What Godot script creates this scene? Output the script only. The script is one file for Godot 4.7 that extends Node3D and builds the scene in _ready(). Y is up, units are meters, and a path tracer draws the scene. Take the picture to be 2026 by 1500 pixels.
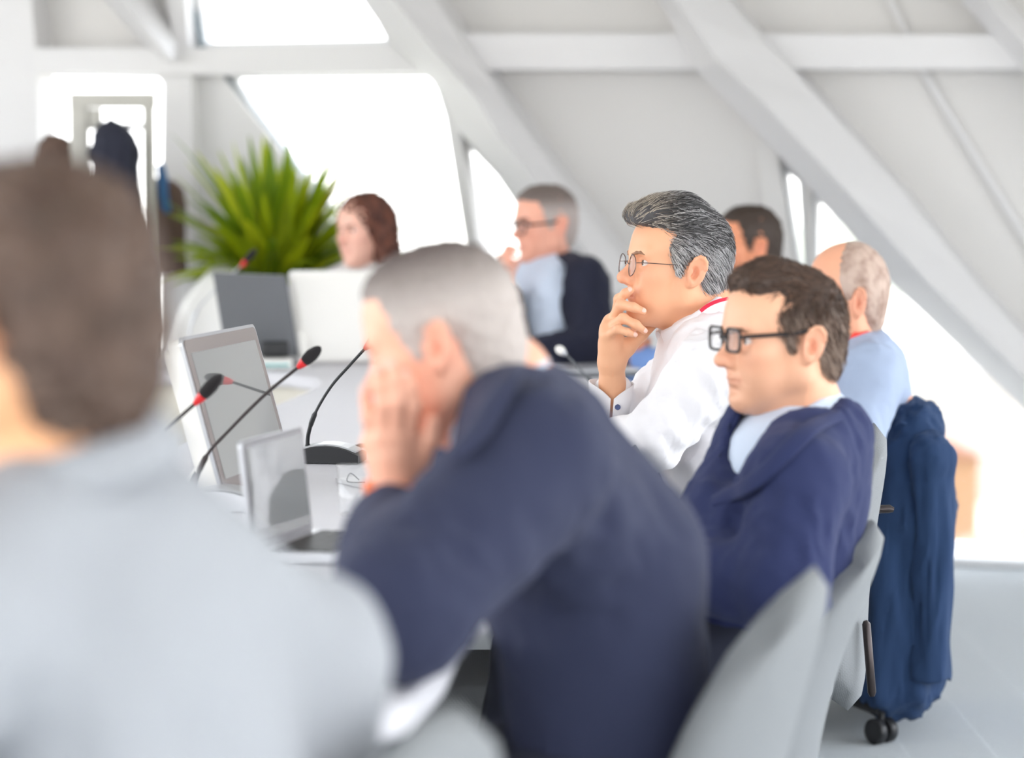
extends Node3D
# A seated meeting round a white ring table in an attic-like hall with slanted white beams.
# x right, y up, the camera looks along -z. "depth" below means metres in front of the camera.

const FOCAL := 5312.5                 # focal length in pixels of the 2026x1500 frame (85 mm on 24 mm)
const EYE := Vector3(0, 1.33, 0)
var tilt := atan(405.0 / 5312.5)
var mats := {}
var rng := RandomNumberGenerator.new()
var noise := FastNoiseLite.new()
var noise_b := FastNoiseLite.new()
var used := {}

func _ready():
	rng.seed = 77
	noise.seed = 5
	noise.frequency = 9.0
	noise.fractal_octaves = 3
	noise_b.seed = 9
	noise_b.frequency = 40.0
	noise_b.fractal_octaves = 2
	# --- camera
	var cam := Camera3D.new()
	cam.name = "camera"
	var lens := CameraAttributesPhysical.new()
	lens.frustum_focal_length = 85.0
	lens.frustum_focus_distance = 5.24
	lens.frustum_near = 0.05
	lens.frustum_far = 900.0
	lens.exposure_aperture = 2.05
	cam.attributes = lens
	cam.fov = rad_to_deg(2.0 * atan(12.0 / 85.0))
	cam.near = 0.05
	cam.far = 900.0
	add_child(cam)
	cam.position = EYE
	cam.rotation.x = -tilt
	cam.current = true
	# --- sky and exposure
	var sky_mat := ProceduralSkyMaterial.new()
	sky_mat.sky_top_color = Color(0.93, 0.96, 1.0)
	sky_mat.sky_horizon_color = Color(1.0, 1.0, 1.0)
	sky_mat.ground_bottom_color = Color(0.80, 0.79, 0.77)
	sky_mat.ground_horizon_color = Color(0.97, 0.97, 0.96)
	sky_mat.sky_energy_multiplier = 1.0
	var env := Environment.new()
	env.background_mode = Environment.BG_SKY
	env.sky = Sky.new()
	env.sky.sky_material = sky_mat
	env.background_energy_multiplier = 4.6
	env.tonemap_mode = Environment.TONE_MAPPER_LINEAR
	env.tonemap_exposure = 1.36
	env.sdfgi_enabled = true
	env.ssao_enabled = true
	env.ssil_enabled = true
	var we := WorldEnvironment.new()
	we.name = "world_environment"
	we.environment = env
	add_child(we)
	# (all light is daylight: the sky through the windows of the four walls)
	make_materials()
	# --- the setting
	room()
	facade()
	outside()
	# --- furniture
	table_ring()
	chairs()
	# --- things on the table
	table_things()
	# --- plant and coats
	plant()
	coats()
	# --- people
	people()

# ------------------------------------------------------------------ helpers
func at_px(px: float, py: float, depth: float) -> Vector3:
	var x := (px - 1013.0) / FOCAL
	var y := (750.0 - py) / FOCAL
	var d := Vector3(x, y * cos(tilt) - sin(tilt), -(y * sin(tilt) + cos(tilt)))
	return EYE + d * (depth / -d.z)

func col(r: float, g: float, b: float) -> Color:
	return Color(r / 255.0, g / 255.0, b / 255.0)

func lin(c: Color) -> Color:
	return c.srgb_to_linear()

func name_of(called: String) -> String:
	var k: int = used.get(called, -1) + 1
	used[called] = k
	return called if k == 0 else "%s_%03d" % [called, k]

func thing(called: String, label: String, category: String, pos := Vector3.ZERO, turn := 0.0, group := "") -> Node3D:
	var o := Node3D.new()
	o.name = name_of(called)
	add_child(o, true)
	o.position = pos
	o.rotation.y = turn
	tag(o, label, category, group)
	return o

func tag(o: Node, label: String, category := "", group := "", kind := ""):
	o.set_meta("label", label)
	if category != "":
		o.set_meta("category", category)
	if group != "":
		o.set_meta("group", group)
	if kind != "":
		o.set_meta("kind", kind)

func part(called: String, mesh: Mesh, m: Material, parent: Node, xf := Transform3D()) -> MeshInstance3D:
	var o := MeshInstance3D.new()
	o.name = called
	o.mesh = mesh
	if m:
		o.material_override = m
	o.transform = xf
	o.cast_shadow = GeometryInstance3D.SHADOW_CASTING_SETTING_ON
	parent.add_child(o, true)
	return o

func struct_mesh(called: String, label: String, category: String, mesh: Mesh, m: Material, xf := Transform3D()) -> MeshInstance3D:
	var o := part(called, mesh, m, self, xf)
	tag(o, label, category, "", "structure")
	return o

func noise_tex(freq: float, size := 256, normal := false, bump := 4.0, seed_ := 1, octaves := 3) -> NoiseTexture2D:
	var n := FastNoiseLite.new()
	n.seed = seed_
	n.frequency = freq
	n.fractal_octaves = octaves
	var t := NoiseTexture2D.new()
	t.width = size
	t.height = size
	t.seamless = true
	t.noise = n
	t.as_normal_map = normal
	t.bump_strength = bump
	return t

func weave_tex(size := 128, period := 8) -> ImageTexture:
	var im := Image.create(size, size, false, Image.FORMAT_L8)
	for y in size:
		for x in size:
			var a := sin(TAU * x / period)
			var b := sin(TAU * y / period)
			var over := (int(x * 2.0 / period) + int(y * 2.0 / period)) % 2
			var v := 0.5 + 0.3 * (absf(a) if over == 0 else absf(b)) + rng.randf_range(-0.16, 0.16)
			im.set_pixel(x, y, Color(v, v, v))
	return ImageTexture.create_from_image(im)

func mat(key: String, c: Color, rough := 0.7, metal := 0.0) -> StandardMaterial3D:
	var m := StandardMaterial3D.new()
	m.resource_name = key
	m.albedo_color = c
	m.roughness = rough
	m.metallic = metal
	mats[key] = m
	return m

func bumped(m: StandardMaterial3D, tex: Texture2D, depth_cm: float, scale: float) -> StandardMaterial3D:
	m.heightmap_enabled = true
	m.heightmap_texture = tex
	m.heightmap_scale = depth_cm
	m.uv1_triplanar = true
	m.uv1_scale = Vector3.ONE * scale
	return m

func make_materials():
	var weave := weave_tex()
	mat("wall_paint", col(224, 223, 221), 0.75)
	mat("beam_paint", col(219, 218, 218), 0.55)
	mat("panel_paint", col(216, 214, 211), 0.6)
	mat("frame_paint", col(226, 227, 228), 0.45)
	mat("gasket", col(120, 130, 135), 0.6)
	var carpet := bumped(mat("carpet", Color(1, 1, 1), 0.95), noise_tex(0.25, 512, false, 4, 8, 4), 0.5, 5.0)
	var cn := noise_tex(0.2, 512, false, 4, 21, 4)
	var ramp := Gradient.new()
	ramp.set_color(0, col(204, 211, 215))
	ramp.set_color(1, col(234, 239, 242))
	cn.color_ramp = ramp
	carpet.albedo_texture = cn
	var pane := mat("pane", Color(0.97, 0.99, 0.99, 0.04), 0.02)
	pane.transparency = BaseMaterial3D.TRANSPARENCY_ALPHA
	mat("table_white", col(218, 217, 222), 0.5)
	mat("table_cream", col(226, 221, 209), 0.6)
	mat("plastic_white", col(238, 236, 231), 0.35)
	mat("plastic_black", col(30, 31, 34), 0.4)
	mat("plastic_grey", col(98, 101, 105), 0.5)
	mat("silver", col(200, 202, 206), 0.3, 0.7)
	mat("chrome", col(190, 190, 194), 0.2, 1.0)
	mat("dark_metal", col(66, 60, 60), 0.32, 0.75)
	mat("bezel", col(138, 129, 126), 0.25)
	var scr := mat("screen_glass", col(166, 167, 167), 0.05, 0.5)
	scr.clearcoat_enabled = true
	scr.clearcoat = 0.6
	scr.clearcoat_roughness = 0.03
	mat("slim_bezel", col(140, 138, 142), 0.3)
	mat("lid_grey", col(112, 114, 118), 0.45, 0.2)
	var red := mat("red_ring", col(206, 32, 38), 0.4)
	red.emission_enabled = true
	red.emission = col(255, 40, 35)
	red.emission_energy_multiplier = 0.06
	bumped(mat("foam", col(38, 34, 36), 0.95), noise_tex(0.4, 128, false, 4, 6), 0.2, 60.0)
	var chair := bumped(mat("chair_fabric", col(168, 171, 173), 0.95), weave, 0.12, 26.0)
	var cf := noise_tex(0.35, 256, false, 4, 31, 3)
	var cr := Gradient.new()
	cr.set_color(0, col(110, 113, 116))
	cr.set_color(1, col(166, 169, 171))
	cf.color_ramp = cr
	chair.albedo_color = Color(1, 1, 1)
	chair.albedo_texture = cf
	chair.uv1_scale = Vector3.ONE * 9.0
	for row in [["suit_navy", col(42, 47, 73)], ["suit_blue", col(36, 45, 86)], ["suit_dark", col(28, 31, 50)], ["jacket_blue", col(28, 54, 90)]]:
		var s: StandardMaterial3D = bumped(mat(row[0], row[1], 0.9), weave, 0.03, 60.0)
		s.rim_enabled = true
		s.rim = 0.35
		s.rim_tint = 0.6
	for row in [["shirt_white", col(242, 240, 243)], ["shirt_grey", col(160, 163, 168)], ["shirt_blue", col(162, 176, 201)], ["shirt_pale", col(208, 220, 238)], ["top_beige", col(206, 200, 196)], ["shirt_mid", col(120, 154, 214)]]:
		bumped(mat(row[0], row[1], 0.85), weave, 0.015, 70.0)
	mat("trousers", col(40, 44, 60), 0.9)
	mat("shoe", col(30, 26, 25), 0.4)
	var skin := mat("skin", Color(1, 1, 1), 0.48)
	skin.vertex_color_use_as_albedo = true
	var hair := mat("hair", Color(1, 1, 1), 0.6)
	hair.vertex_color_use_as_albedo = true
	var eye := mat("eye", Color(1, 1, 1), 0.1)
	eye.vertex_color_use_as_albedo = true
	mat("lanyard", col(222, 38, 72), 0.6)
	mat("lanyard_orange", col(236, 70, 60), 0.6)
	mat("wristband", col(255, 122, 40), 0.5)
	mat("glass_rim", col(120, 104, 100), 0.25, 0.9)
	mat("glass_black", col(34, 26, 26), 0.25)
	var lens := mat("lens", Color(0.98, 0.98, 1.0, 0.05), 0.02)
	lens.transparency = BaseMaterial3D.TRANSPARENCY_ALPHA
	var water := mat("drinking_glass", Color(0.98, 0.99, 1.0, 0.08), 0.03)
	water.transparency = BaseMaterial3D.TRANSPARENCY_ALPHA
	mat("paper", col(244, 244, 246), 0.8)
	mat("button_navy", col(70, 84, 130), 0.3)
	var leaf := mat("leaf", Color(1, 1, 1), 0.5)
	leaf.vertex_color_use_as_albedo = true
	leaf.backlight_enabled = true
	leaf.backlight = Color(0.74, 0.80, 0.10)
	mat("pot", col(230, 229, 226), 0.5)
	mat("soil", col(60, 48, 38), 0.95)
	mat("coat_brown", col(92, 72, 62), 0.9)
	mat("coat_navy", col(36, 38, 52), 0.9)
	mat("coat_blue", col(60, 104, 150), 0.9)
	mat("rack", col(186, 184, 176), 0.5)
	mat("teal", col(96, 170, 172), 0.6)
	mat("red_print", col(230, 70, 66), 0.6)

# a tube through points; one radius for each point (or one for all); ends closed
func tube(st: SurfaceTool, pts: PackedVector3Array, radii, sides := 10, flat := 1.0, flat_dir := Vector3.ZERO):
	var n := pts.size()
	var up := Vector3.UP
	var rings := []
	var t0: Vector3 = (pts[1] - pts[0]).normalized()
	if absf(t0.dot(up)) > 0.9:
		up = Vector3.RIGHT
	var u := (up - t0 * up.dot(t0)).normalized()
	for i in n:
		var t: Vector3 = (pts[mini(i + 1, n - 1)] - pts[maxi(i - 1, 0)]).normalized()
		u = (u - t * u.dot(t)).normalized()
		if flat_dir != Vector3.ZERO:
			u = (flat_dir - t * flat_dir.dot(t)).normalized()
		var v := t.cross(u)
		var r: float = radii if radii is float else radii[i]
		var ring := PackedVector3Array()
		for k in sides:
			var a := TAU * k / sides
			ring.append(pts[i] + u * (cos(a) * r / flat) + v * (sin(a) * r))
		rings.append(ring)
	loft(st, rings, true)

# joins rings of equal length into a skin; caps both ends when asked
func loft(st: SurfaceTool, rings: Array, caps: bool, closed := true, smooth := true):
	var m: int = rings[0].size()
	st.set_smooth_group(0 if smooth else -1)
	var last := m if closed else m - 1
	for i in rings.size() - 1:
		for k in last:
			var a: Vector3 = rings[i][k]
			var b: Vector3 = rings[i][(k + 1) % m]
			var c: Vector3 = rings[i + 1][(k + 1) % m]
			var d: Vector3 = rings[i + 1][k]
			for p in [a, c, b, a, d, c]:
				st.add_vertex(p)
	if caps:
		st.set_smooth_group(-1)
		for e in [0, rings.size() - 1]:
			var mid := Vector3.ZERO
			for p in rings[e]:
				mid += p
			mid /= m
			for k in m:
				var a: Vector3 = rings[e][k]
				var b: Vector3 = rings[e][(k + 1) % m]
				for p in ([mid, a, b] if e == 0 else [mid, b, a]):
					st.add_vertex(p)

func st_new() -> SurfaceTool:
	var st := SurfaceTool.new()
	st.begin(Mesh.PRIMITIVE_TRIANGLES)
	return st

func st_done(st: SurfaceTool) -> ArrayMesh:
	st.generate_normals()
	return st.commit()

func tube_mesh(pts: PackedVector3Array, radii, sides := 10, flat := 1.0, flat_dir := Vector3.ZERO) -> ArrayMesh:
	var st := st_new()
	tube(st, pts, radii, sides, flat, flat_dir)
	return st_done(st)

# lathe of (radius, height) points about y
func lathe_mesh(profile: PackedVector2Array, sides := 24) -> ArrayMesh:
	var st := st_new()
	var rings := []
	for p in profile:
		var ring := PackedVector3Array()
		for k in sides:
			var a := -TAU * k / sides
			ring.append(Vector3(cos(a) * p.x, p.y, sin(a) * p.x))
		rings.append(ring)
	loft(st, rings, true)
	return st_done(st)

# box with rounded edges: size, edge radius
func round_box(size: Vector3, r: float, n := 3) -> ArrayMesh:
	var st := st_new()
	st.set_smooth_group(0)
	var h := size / 2.0
	r = minf(r, minf(h.x, minf(h.y, h.z)) * 0.98)
	var ticks := []
	for k in n + 1:
		ticks.append(-1.0 + float(k) / n)
	var axis := [[Vector3.RIGHT, Vector3.UP, Vector3.BACK], [Vector3.UP, Vector3.BACK, Vector3.RIGHT], [Vector3.BACK, Vector3.RIGHT, Vector3.UP]]
	# each face is a grid whose outer rows bend round the edge
	for ax in axis:
		for s in [-1.0, 1.0]:
			var w: Vector3 = ax[0]
			var u: Vector3 = ax[1]
			var v: Vector3 = ax[2]
			var grid := []
			var cnt := 2 * (n + 1)
			for i in cnt:
				var row := PackedVector3Array()
				for j in cnt:
					var a := _edge_angle(i, n)
					var b := _edge_angle(j, n)
					var dir: Vector3 = (w * s + u * tan(a) + v * tan(b)).normalized()
					var core: Vector3 = w * s * (absf(h.dot(w)) - r) + u * (signf(a + (1e-9 if i > n else -1e-9)) * (absf(h.dot(u)) - r)) + v * (signf(b + (1e-9 if j > n else -1e-9)) * (absf(h.dot(v)) - r))
					row.append(core + dir * r)
				grid.append(row)
			for i in cnt - 1:
				for j in cnt - 1:
					var q := [grid[i][j], grid[i + 1][j], grid[i + 1][j + 1], grid[i][j + 1]]
					if s > 0:
						q = [q[0], q[3], q[2], q[1]]
					for k in [0, 1, 2, 0, 2, 3]:
						st.add_vertex(q[k])
	return st_done(st)

func _edge_angle(i: int, n: int) -> float:
	if i <= n:
		return -PI / 4 * (1.0 - float(i) / n)
	return PI / 4 * float(i - n - 1) / n

# prism: a flat outline (in order) pushed by a vector
func prism(st: SurfaceTool, outline: PackedVector3Array, push: Vector3):
	var n := outline.size()
	var nrm := Vector3.ZERO
	for k in n:
		nrm += (outline[k] - outline[0]).cross(outline[(k + 1) % n] - outline[0])
	nrm = nrm.normalized()
	var u := (outline[1] - outline[0]).normalized()
	var v := nrm.cross(u)
	var flat := PackedVector2Array()
	for p in outline:
		flat.append(Vector2((p - outline[0]).dot(u), (p - outline[0]).dot(v)))
	var tri := Geometry2D.triangulate_polygon(flat)
	st.set_smooth_group(-1)
	var out := nrm.dot(push) < 0   # the outline's face looks away from the push
	for t in range(0, tri.size(), 3):
		var a := outline[tri[t]]
		var b := outline[tri[t + 1]]
		var c := outline[tri[t + 2]]
		var facing := (b - a).cross(c - a).dot(push) < 0
		for p in ([a, c, b] if facing else [a, b, c]):
			st.add_vertex(p)
		for p in ([a + push, b + push, c + push] if facing else [a + push, c + push, b + push]):
			st.add_vertex(p)
	for k in n:
		var a := outline[k]
		var b := outline[(k + 1) % n]
		var q := [a, b, b + push, a, b + push, a + push] if out else [a, b + push, b, a, a + push, b + push]
		for p in q:
			st.add_vertex(p)

func prism_mesh(outline: PackedVector3Array, push: Vector3) -> ArrayMesh:
	var st := st_new()
	prism(st, outline, push)
	return st_done(st)

func box_into(st: SurfaceTool, xf: Transform3D, size: Vector3):
	var h := size / 2
	var o := PackedVector3Array([xf * Vector3(-h.x, -h.y, h.z), xf * Vector3(h.x, -h.y, h.z), xf * Vector3(h.x, h.y, h.z), xf * Vector3(-h.x, h.y, h.z)])
	prism(st, o, xf.basis * Vector3(0, 0, -size.z))

func box_mesh(size: Vector3) -> ArrayMesh:
	var st := st_new()
	box_into(st, Transform3D(), size)
	return st_done(st)

# smooth curve through control points
func smooth_path(pts: PackedVector3Array, n: int, closed := false) -> PackedVector3Array:
	var out := PackedVector3Array()
	var m := pts.size()
	var segs := m if closed else m - 1
	for s in segs:
		for k in n:
			var t := float(k) / n
			var p0 := pts[(s - 1 + m) % m] if closed else pts[maxi(s - 1, 0)]
			var p1 := pts[s]
			var p2 := pts[(s + 1) % m]
			var p3 := pts[(s + 2) % m] if closed else pts[mini(s + 2, m - 1)]
			out.append(p1.cubic_interpolate(p2, p0, p3, t))
	if not closed:
		out.append(pts[m - 1])
	return out

# ------------------------------------------------------------------ smooth solid fields, meshed with surface nets
class Field:
	var kind := PackedInt32Array()      # 0 tapered capsule, 1 ellipsoid; +2 when cut away
	var a := PackedVector3Array()
	var b := PackedVector3Array()
	var fl := PackedFloat32Array()
	var fd := PackedVector3Array()
	var r0 := PackedFloat32Array()
	var r1 := PackedFloat32Array()
	var k := PackedFloat32Array()
	var il := PackedFloat32Array()
	var inv: Array[Basis] = []

	func cap(p: Vector3, q: Vector3, ra: float, rb: float, kk := 0.02, flat := 1.0, dir := Vector3.UP, cut := false):
		kind.append(2 if cut else 0)
		a.append(p)
		b.append(q - p)
		fl.append(flat)
		fd.append(dir.normalized())
		r0.append(ra)
		r1.append(rb)
		k.append(kk)
		il.append(1.0 / maxf((q - p).length_squared(), 1e-9))
		inv.append(Basis())

	func ell(c: Vector3, r: Vector3, kk := 0.02, cut := false, turn := Basis()):
		kind.append(3 if cut else 1)
		a.append(c)
		b.append(r)
		fl.append(1.0)
		fd.append(Vector3.UP)
		r0.append(minf(r.x, minf(r.y, r.z)))
		r1.append(0.0)
		k.append(kk)
		il.append(0.0)
		inv.append(turn.inverse())

	func ball(c: Vector3, r: float, kk := 0.02, cut := false):
		ell(c, Vector3(r, r, r), kk, cut)

	func one(i: int, p: Vector3) -> float:
		if kind[i] & 1 == 0:
			var pa := p - a[i]
			var ba := b[i]
			var h := clampf(pa.dot(ba) * il[i], 0.0, 1.0)
			var v := pa - ba * h
			var f := fl[i]
			if f != 1.0:
				v += fd[i] * (v.dot(fd[i]) * (f - 1.0))
				return (v.length() - (r0[i] + (r1[i] - r0[i]) * h)) / f
			return v.length() - (r0[i] + (r1[i] - r0[i]) * h)
		var q := inv[i] * (p - a[i])
		var r := b[i]
		var s := q / r
		var k0 := s.length()
		if k0 < 1e-5:
			return -r0[i]
		var k1 := (s / r).length()
		return k0 * (k0 - 1.0) / k1

	func value(p: Vector3, list: PackedInt32Array) -> float:
		var d := 1.0
		for i in list:
			var e := one(i, p)
			var kk := k[i]
			if kind[i] < 2:
				var h := maxf(kk - absf(d - e), 0.0) / kk
				d = minf(d, e) - h * h * kk * 0.25
			else:
				e = -e
				var h := maxf(kk - absf(d - e), 0.0) / kk
				d = maxf(d, e) + h * h * kk * 0.25
		return d

	func all() -> PackedInt32Array:
		return PackedInt32Array(range(kind.size()))

	func slope(p: Vector3, list: PackedInt32Array) -> Vector3:
		var e := 0.002
		return Vector3(value(p + Vector3(e, 0, 0), list) - value(p - Vector3(e, 0, 0), list), value(p + Vector3(0, e, 0), list) - value(p - Vector3(0, e, 0), list), value(p + Vector3(0, 0, e), list) - value(p - Vector3(0, 0, e), list)).normalized()

# the primitives that matter within `reach` of a point; none when the surface is farther away
func near_list(f: Field, from: PackedInt32Array, c: Vector3, reach: float) -> PackedInt32Array:
	var least := 1e9
	var ds := PackedFloat32Array()
	for i in from:
		var e := f.one(i, c)
		ds.append(e)
		if e < least and f.kind[i] < 2:
			least = e
	var list := PackedInt32Array()
	if least > reach * 1.25 + 0.02:
		return list
	var keep := maxf(least, -reach) + reach * 2.2
	for n in from.size():
		var i := from[n]
		if ds[n] < (keep if f.kind[i] < 2 else reach * 1.3) + f.k[i]:
			list.append(i)
	return list

func fill_block(f: Field, list: PackedInt32Array, lo: Vector3, cell: float, x0: int, y0: int, z0: int, sy: int, sz: int, vals: PackedFloat32Array, cells: PackedInt32Array):
	const B := 6
	for k in B + 1:
		for j in B + 1:
			var at := x0 + (y0 + j) * sy + (z0 + k) * sz
			var base := lo + Vector3(x0, y0 + j, z0 + k) * cell
			for i in B + 1:
				if vals[at + i] == 1000.0:
					vals[at + i] = f.value(base + Vector3(i * cell, 0, 0), list)
	for k in B:
		for j in B:
			var at := x0 + (y0 + j) * sy + (z0 + k) * sz
			for i in B:
				var o := at + i
				var s0 := vals[o] < 0.0
				if (vals[o + 1] < 0.0) != s0 or (vals[o + sy] < 0.0) != s0 or (vals[o + sz] < 0.0) != s0 or (vals[o + 1 + sy] < 0.0) != s0 or (vals[o + 1 + sz] < 0.0) != s0 or (vals[o + sy + sz] < 0.0) != s0 or (vals[o + 1 + sy + sz] < 0.0) != s0:
					cells.append(o)

# returns [vertices, normals, indices]
func net(f: Field, lo: Vector3, hi: Vector3, cell: float) -> Array:
	const B := 6
	var nb := Vector3i(((hi - lo) / (cell * B)).ceil())
	var nx := nb.x * B
	var ny := nb.y * B
	var nz := nb.z * B
	var sx := 1
	var sy := nx + 1
	var sz := (nx + 1) * (ny + 1)
	var vals := PackedFloat32Array()
	vals.resize(sz * (nz + 1))
	vals.fill(1000.0)
	var vid := PackedInt32Array()
	vid.resize(vals.size())
	vid.fill(-1)
	var half := cell * B * 0.5
	var diag := half * 1.7321
	var cells := PackedInt32Array()
	var whole := f.all()
	const S := 4
	for gz in range(0, nb.z, S):
		for gy in range(0, nb.y, S):
			for gx in range(0, nb.x, S):
				var wide := near_list(f, whole, lo + (Vector3(gx, gy, gz) + Vector3.ONE * (S * 0.5)) * (cell * B), diag * S)
				if wide.is_empty():
					continue
				for bz in range(gz, mini(gz + S, nb.z)):
					for by in range(gy, mini(gy + S, nb.y)):
						for bx in range(gx, mini(gx + S, nb.x)):
							var c := lo + Vector3(bx + 0.5, by + 0.5, bz + 0.5) * (cell * B)
							var list := near_list(f, wide, c, diag)
							if list.is_empty() or absf(f.value(c, list)) > diag * 1.3 + 0.004:
								continue
							fill_block(f, list, lo, cell, bx * B, by * B, bz * B, sy, sz, vals, cells)
	var verts := PackedVector3Array()
	var offs := [0, 1, sy, 1 + sy, sz, 1 + sz, sy + sz, 1 + sy + sz]
	var edges := [[0, 1], [2, 3], [4, 5], [6, 7], [0, 2], [1, 3], [4, 6], [5, 7], [0, 4], [1, 5], [2, 6], [3, 7]]
	var corner := [Vector3(0, 0, 0), Vector3(1, 0, 0), Vector3(0, 1, 0), Vector3(1, 1, 0), Vector3(0, 0, 1), Vector3(1, 0, 1), Vector3(0, 1, 1), Vector3(1, 1, 1)]
	for o in cells:
		var p := Vector3.ZERO
		var n := 0
		for e in edges:
			var v0: float = vals[o + offs[e[0]]]
			var v1: float = vals[o + offs[e[1]]]
			if (v0 < 0.0) != (v1 < 0.0):
				var c0: Vector3 = corner[e[0]]
				var c1: Vector3 = corner[e[1]]
				p += c0.lerp(c1, v0 / (v0 - v1))
				n += 1
		p /= n
		vid[o] = verts.size()
		verts.append(lo + (Vector3(o % sy, (o / sy) % (ny + 1), o / sz) + p) * cell)
	var idx := PackedInt32Array()
	var step := [sx, sy, sz]
	for o in cells:
		for ax in 3:
			var v0: float = vals[o]
			var v1: float = vals[o + step[ax]]
			if (v0 < 0.0) == (v1 < 0.0):
				continue
			var u: int = step[(ax + 1) % 3]
			var w: int = step[(ax + 2) % 3]
			if o - u - w < 0:
				continue
			var q := [vid[o], vid[o - u], vid[o - u - w], vid[o - w]]
			if q[1] < 0 or q[2] < 0 or q[3] < 0:
				continue
			if v0 < 0.0:
				idx.append_array([q[0], q[2], q[1], q[0], q[3], q[2]])
			else:
				idx.append_array([q[0], q[1], q[2], q[0], q[2], q[3]])
	return [verts, normals_of(verts, idx), idx]

func normals_of(v: PackedVector3Array, idx: PackedInt32Array) -> PackedVector3Array:
	var n := PackedVector3Array()
	n.resize(v.size())
	for t in range(0, idx.size(), 3):
		var a := idx[t]
		var b := idx[t + 1]
		var c := idx[t + 2]
		var g := (v[c] - v[a]).cross(v[b] - v[a])
		n[a] += g
		n[b] += g
		n[c] += g
	for i in n.size():
		n[i] = n[i].normalized()
	return n

# collects several nets into one mesh
class Flesh:
	var v := PackedVector3Array()
	var n := PackedVector3Array()
	var c := PackedColorArray()
	var i := PackedInt32Array()

	func add(g: Array, xf: Transform3D, paint: Callable):
		var first := v.size()
		var turn := xf.basis.inverse().transposed()
		for k in g[0].size():
			v.append(xf * g[0][k])
			n.append((turn * g[1][k]).normalized())
			c.append(paint.call(g[0][k]))
		for k in g[2]:
			i.append(first + k)

	func mesh() -> ArrayMesh:
		var arr := []
		arr.resize(Mesh.ARRAY_MAX)
		arr[Mesh.ARRAY_VERTEX] = v
		arr[Mesh.ARRAY_NORMAL] = n
		arr[Mesh.ARRAY_COLOR] = c
		arr[Mesh.ARRAY_INDEX] = i
		var m := ArrayMesh.new()
		m.add_surface_from_arrays(Mesh.PRIMITIVE_TRIANGLES, arr)
		return m

func bounds(f: Field, pad := 0.02) -> Array:
	var lo := Vector3.ONE * 1e9
	var hi := -lo
	for i in f.kind.size():
		if f.kind[i] >= 2:
			continue
		if f.kind[i] == 0:
			var r := maxf(f.r0[i], f.r1[i])
			for p in [f.a[i], f.a[i] + f.b[i]]:
				lo = lo.min(p - Vector3.ONE * r)
				hi = hi.max(p + Vector3.ONE * r)
		else:
			var r := maxf(f.b[i].x, maxf(f.b[i].y, f.b[i].z))
			lo = lo.min(f.a[i] - Vector3.ONE * r)
			hi = hi.max(f.a[i] + Vector3.ONE * r)
	return [lo - Vector3.ONE * pad, hi + Vector3.ONE * pad]

# ------------------------------------------------------------------ the setting
const ROOM_TOP := 2.75
const LEFT := -4.4
const RIGHT := 3.6
const BACK := 4.0

# the far wall stands a little turned: its plane passes through these two floor points
const FAR_A := Vector3(-1.8, 0, -10.25)
const FAR_B := Vector3(1.8, 0, -9.25)

func far_along() -> Vector3:
	return (FAR_B - FAR_A).normalized()

func far_out() -> Vector3:      # from the far wall into the room
	return far_along().cross(Vector3.UP) * -1.0 if far_along().cross(Vector3.UP).z < 0 else far_along().cross(Vector3.UP)

func far_frame() -> Transform3D:
	return Transform3D(Basis(far_along(), Vector3.UP, far_out()), FAR_A)

# a point of the far wall (in its own axes: along, up, out) seen at a pixel, standing `off` proud of it
func far_px(px: float, py: float, off := 0.0) -> Vector3:
	var d := at_px(px, py, 10.0) - EYE
	var n := far_out()
	var t := (off - n.dot(EYE - FAR_A)) / n.dot(d)
	return far_frame().affine_inverse() * (EYE + d * t)

func far_poly(pts: Array, off := 0.0) -> PackedVector3Array:
	var out := PackedVector3Array()
	for p in pts:
		out.append(far_px(p[0], p[1], off))
	return out

func slab(called: String, label: String, category: String, m: Material, lo: Vector3, hi: Vector3) -> MeshInstance3D:
	return struct_mesh(called, label, category, box_mesh(hi - lo), m, Transform3D(Basis(), (lo + hi) / 2))

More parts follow.
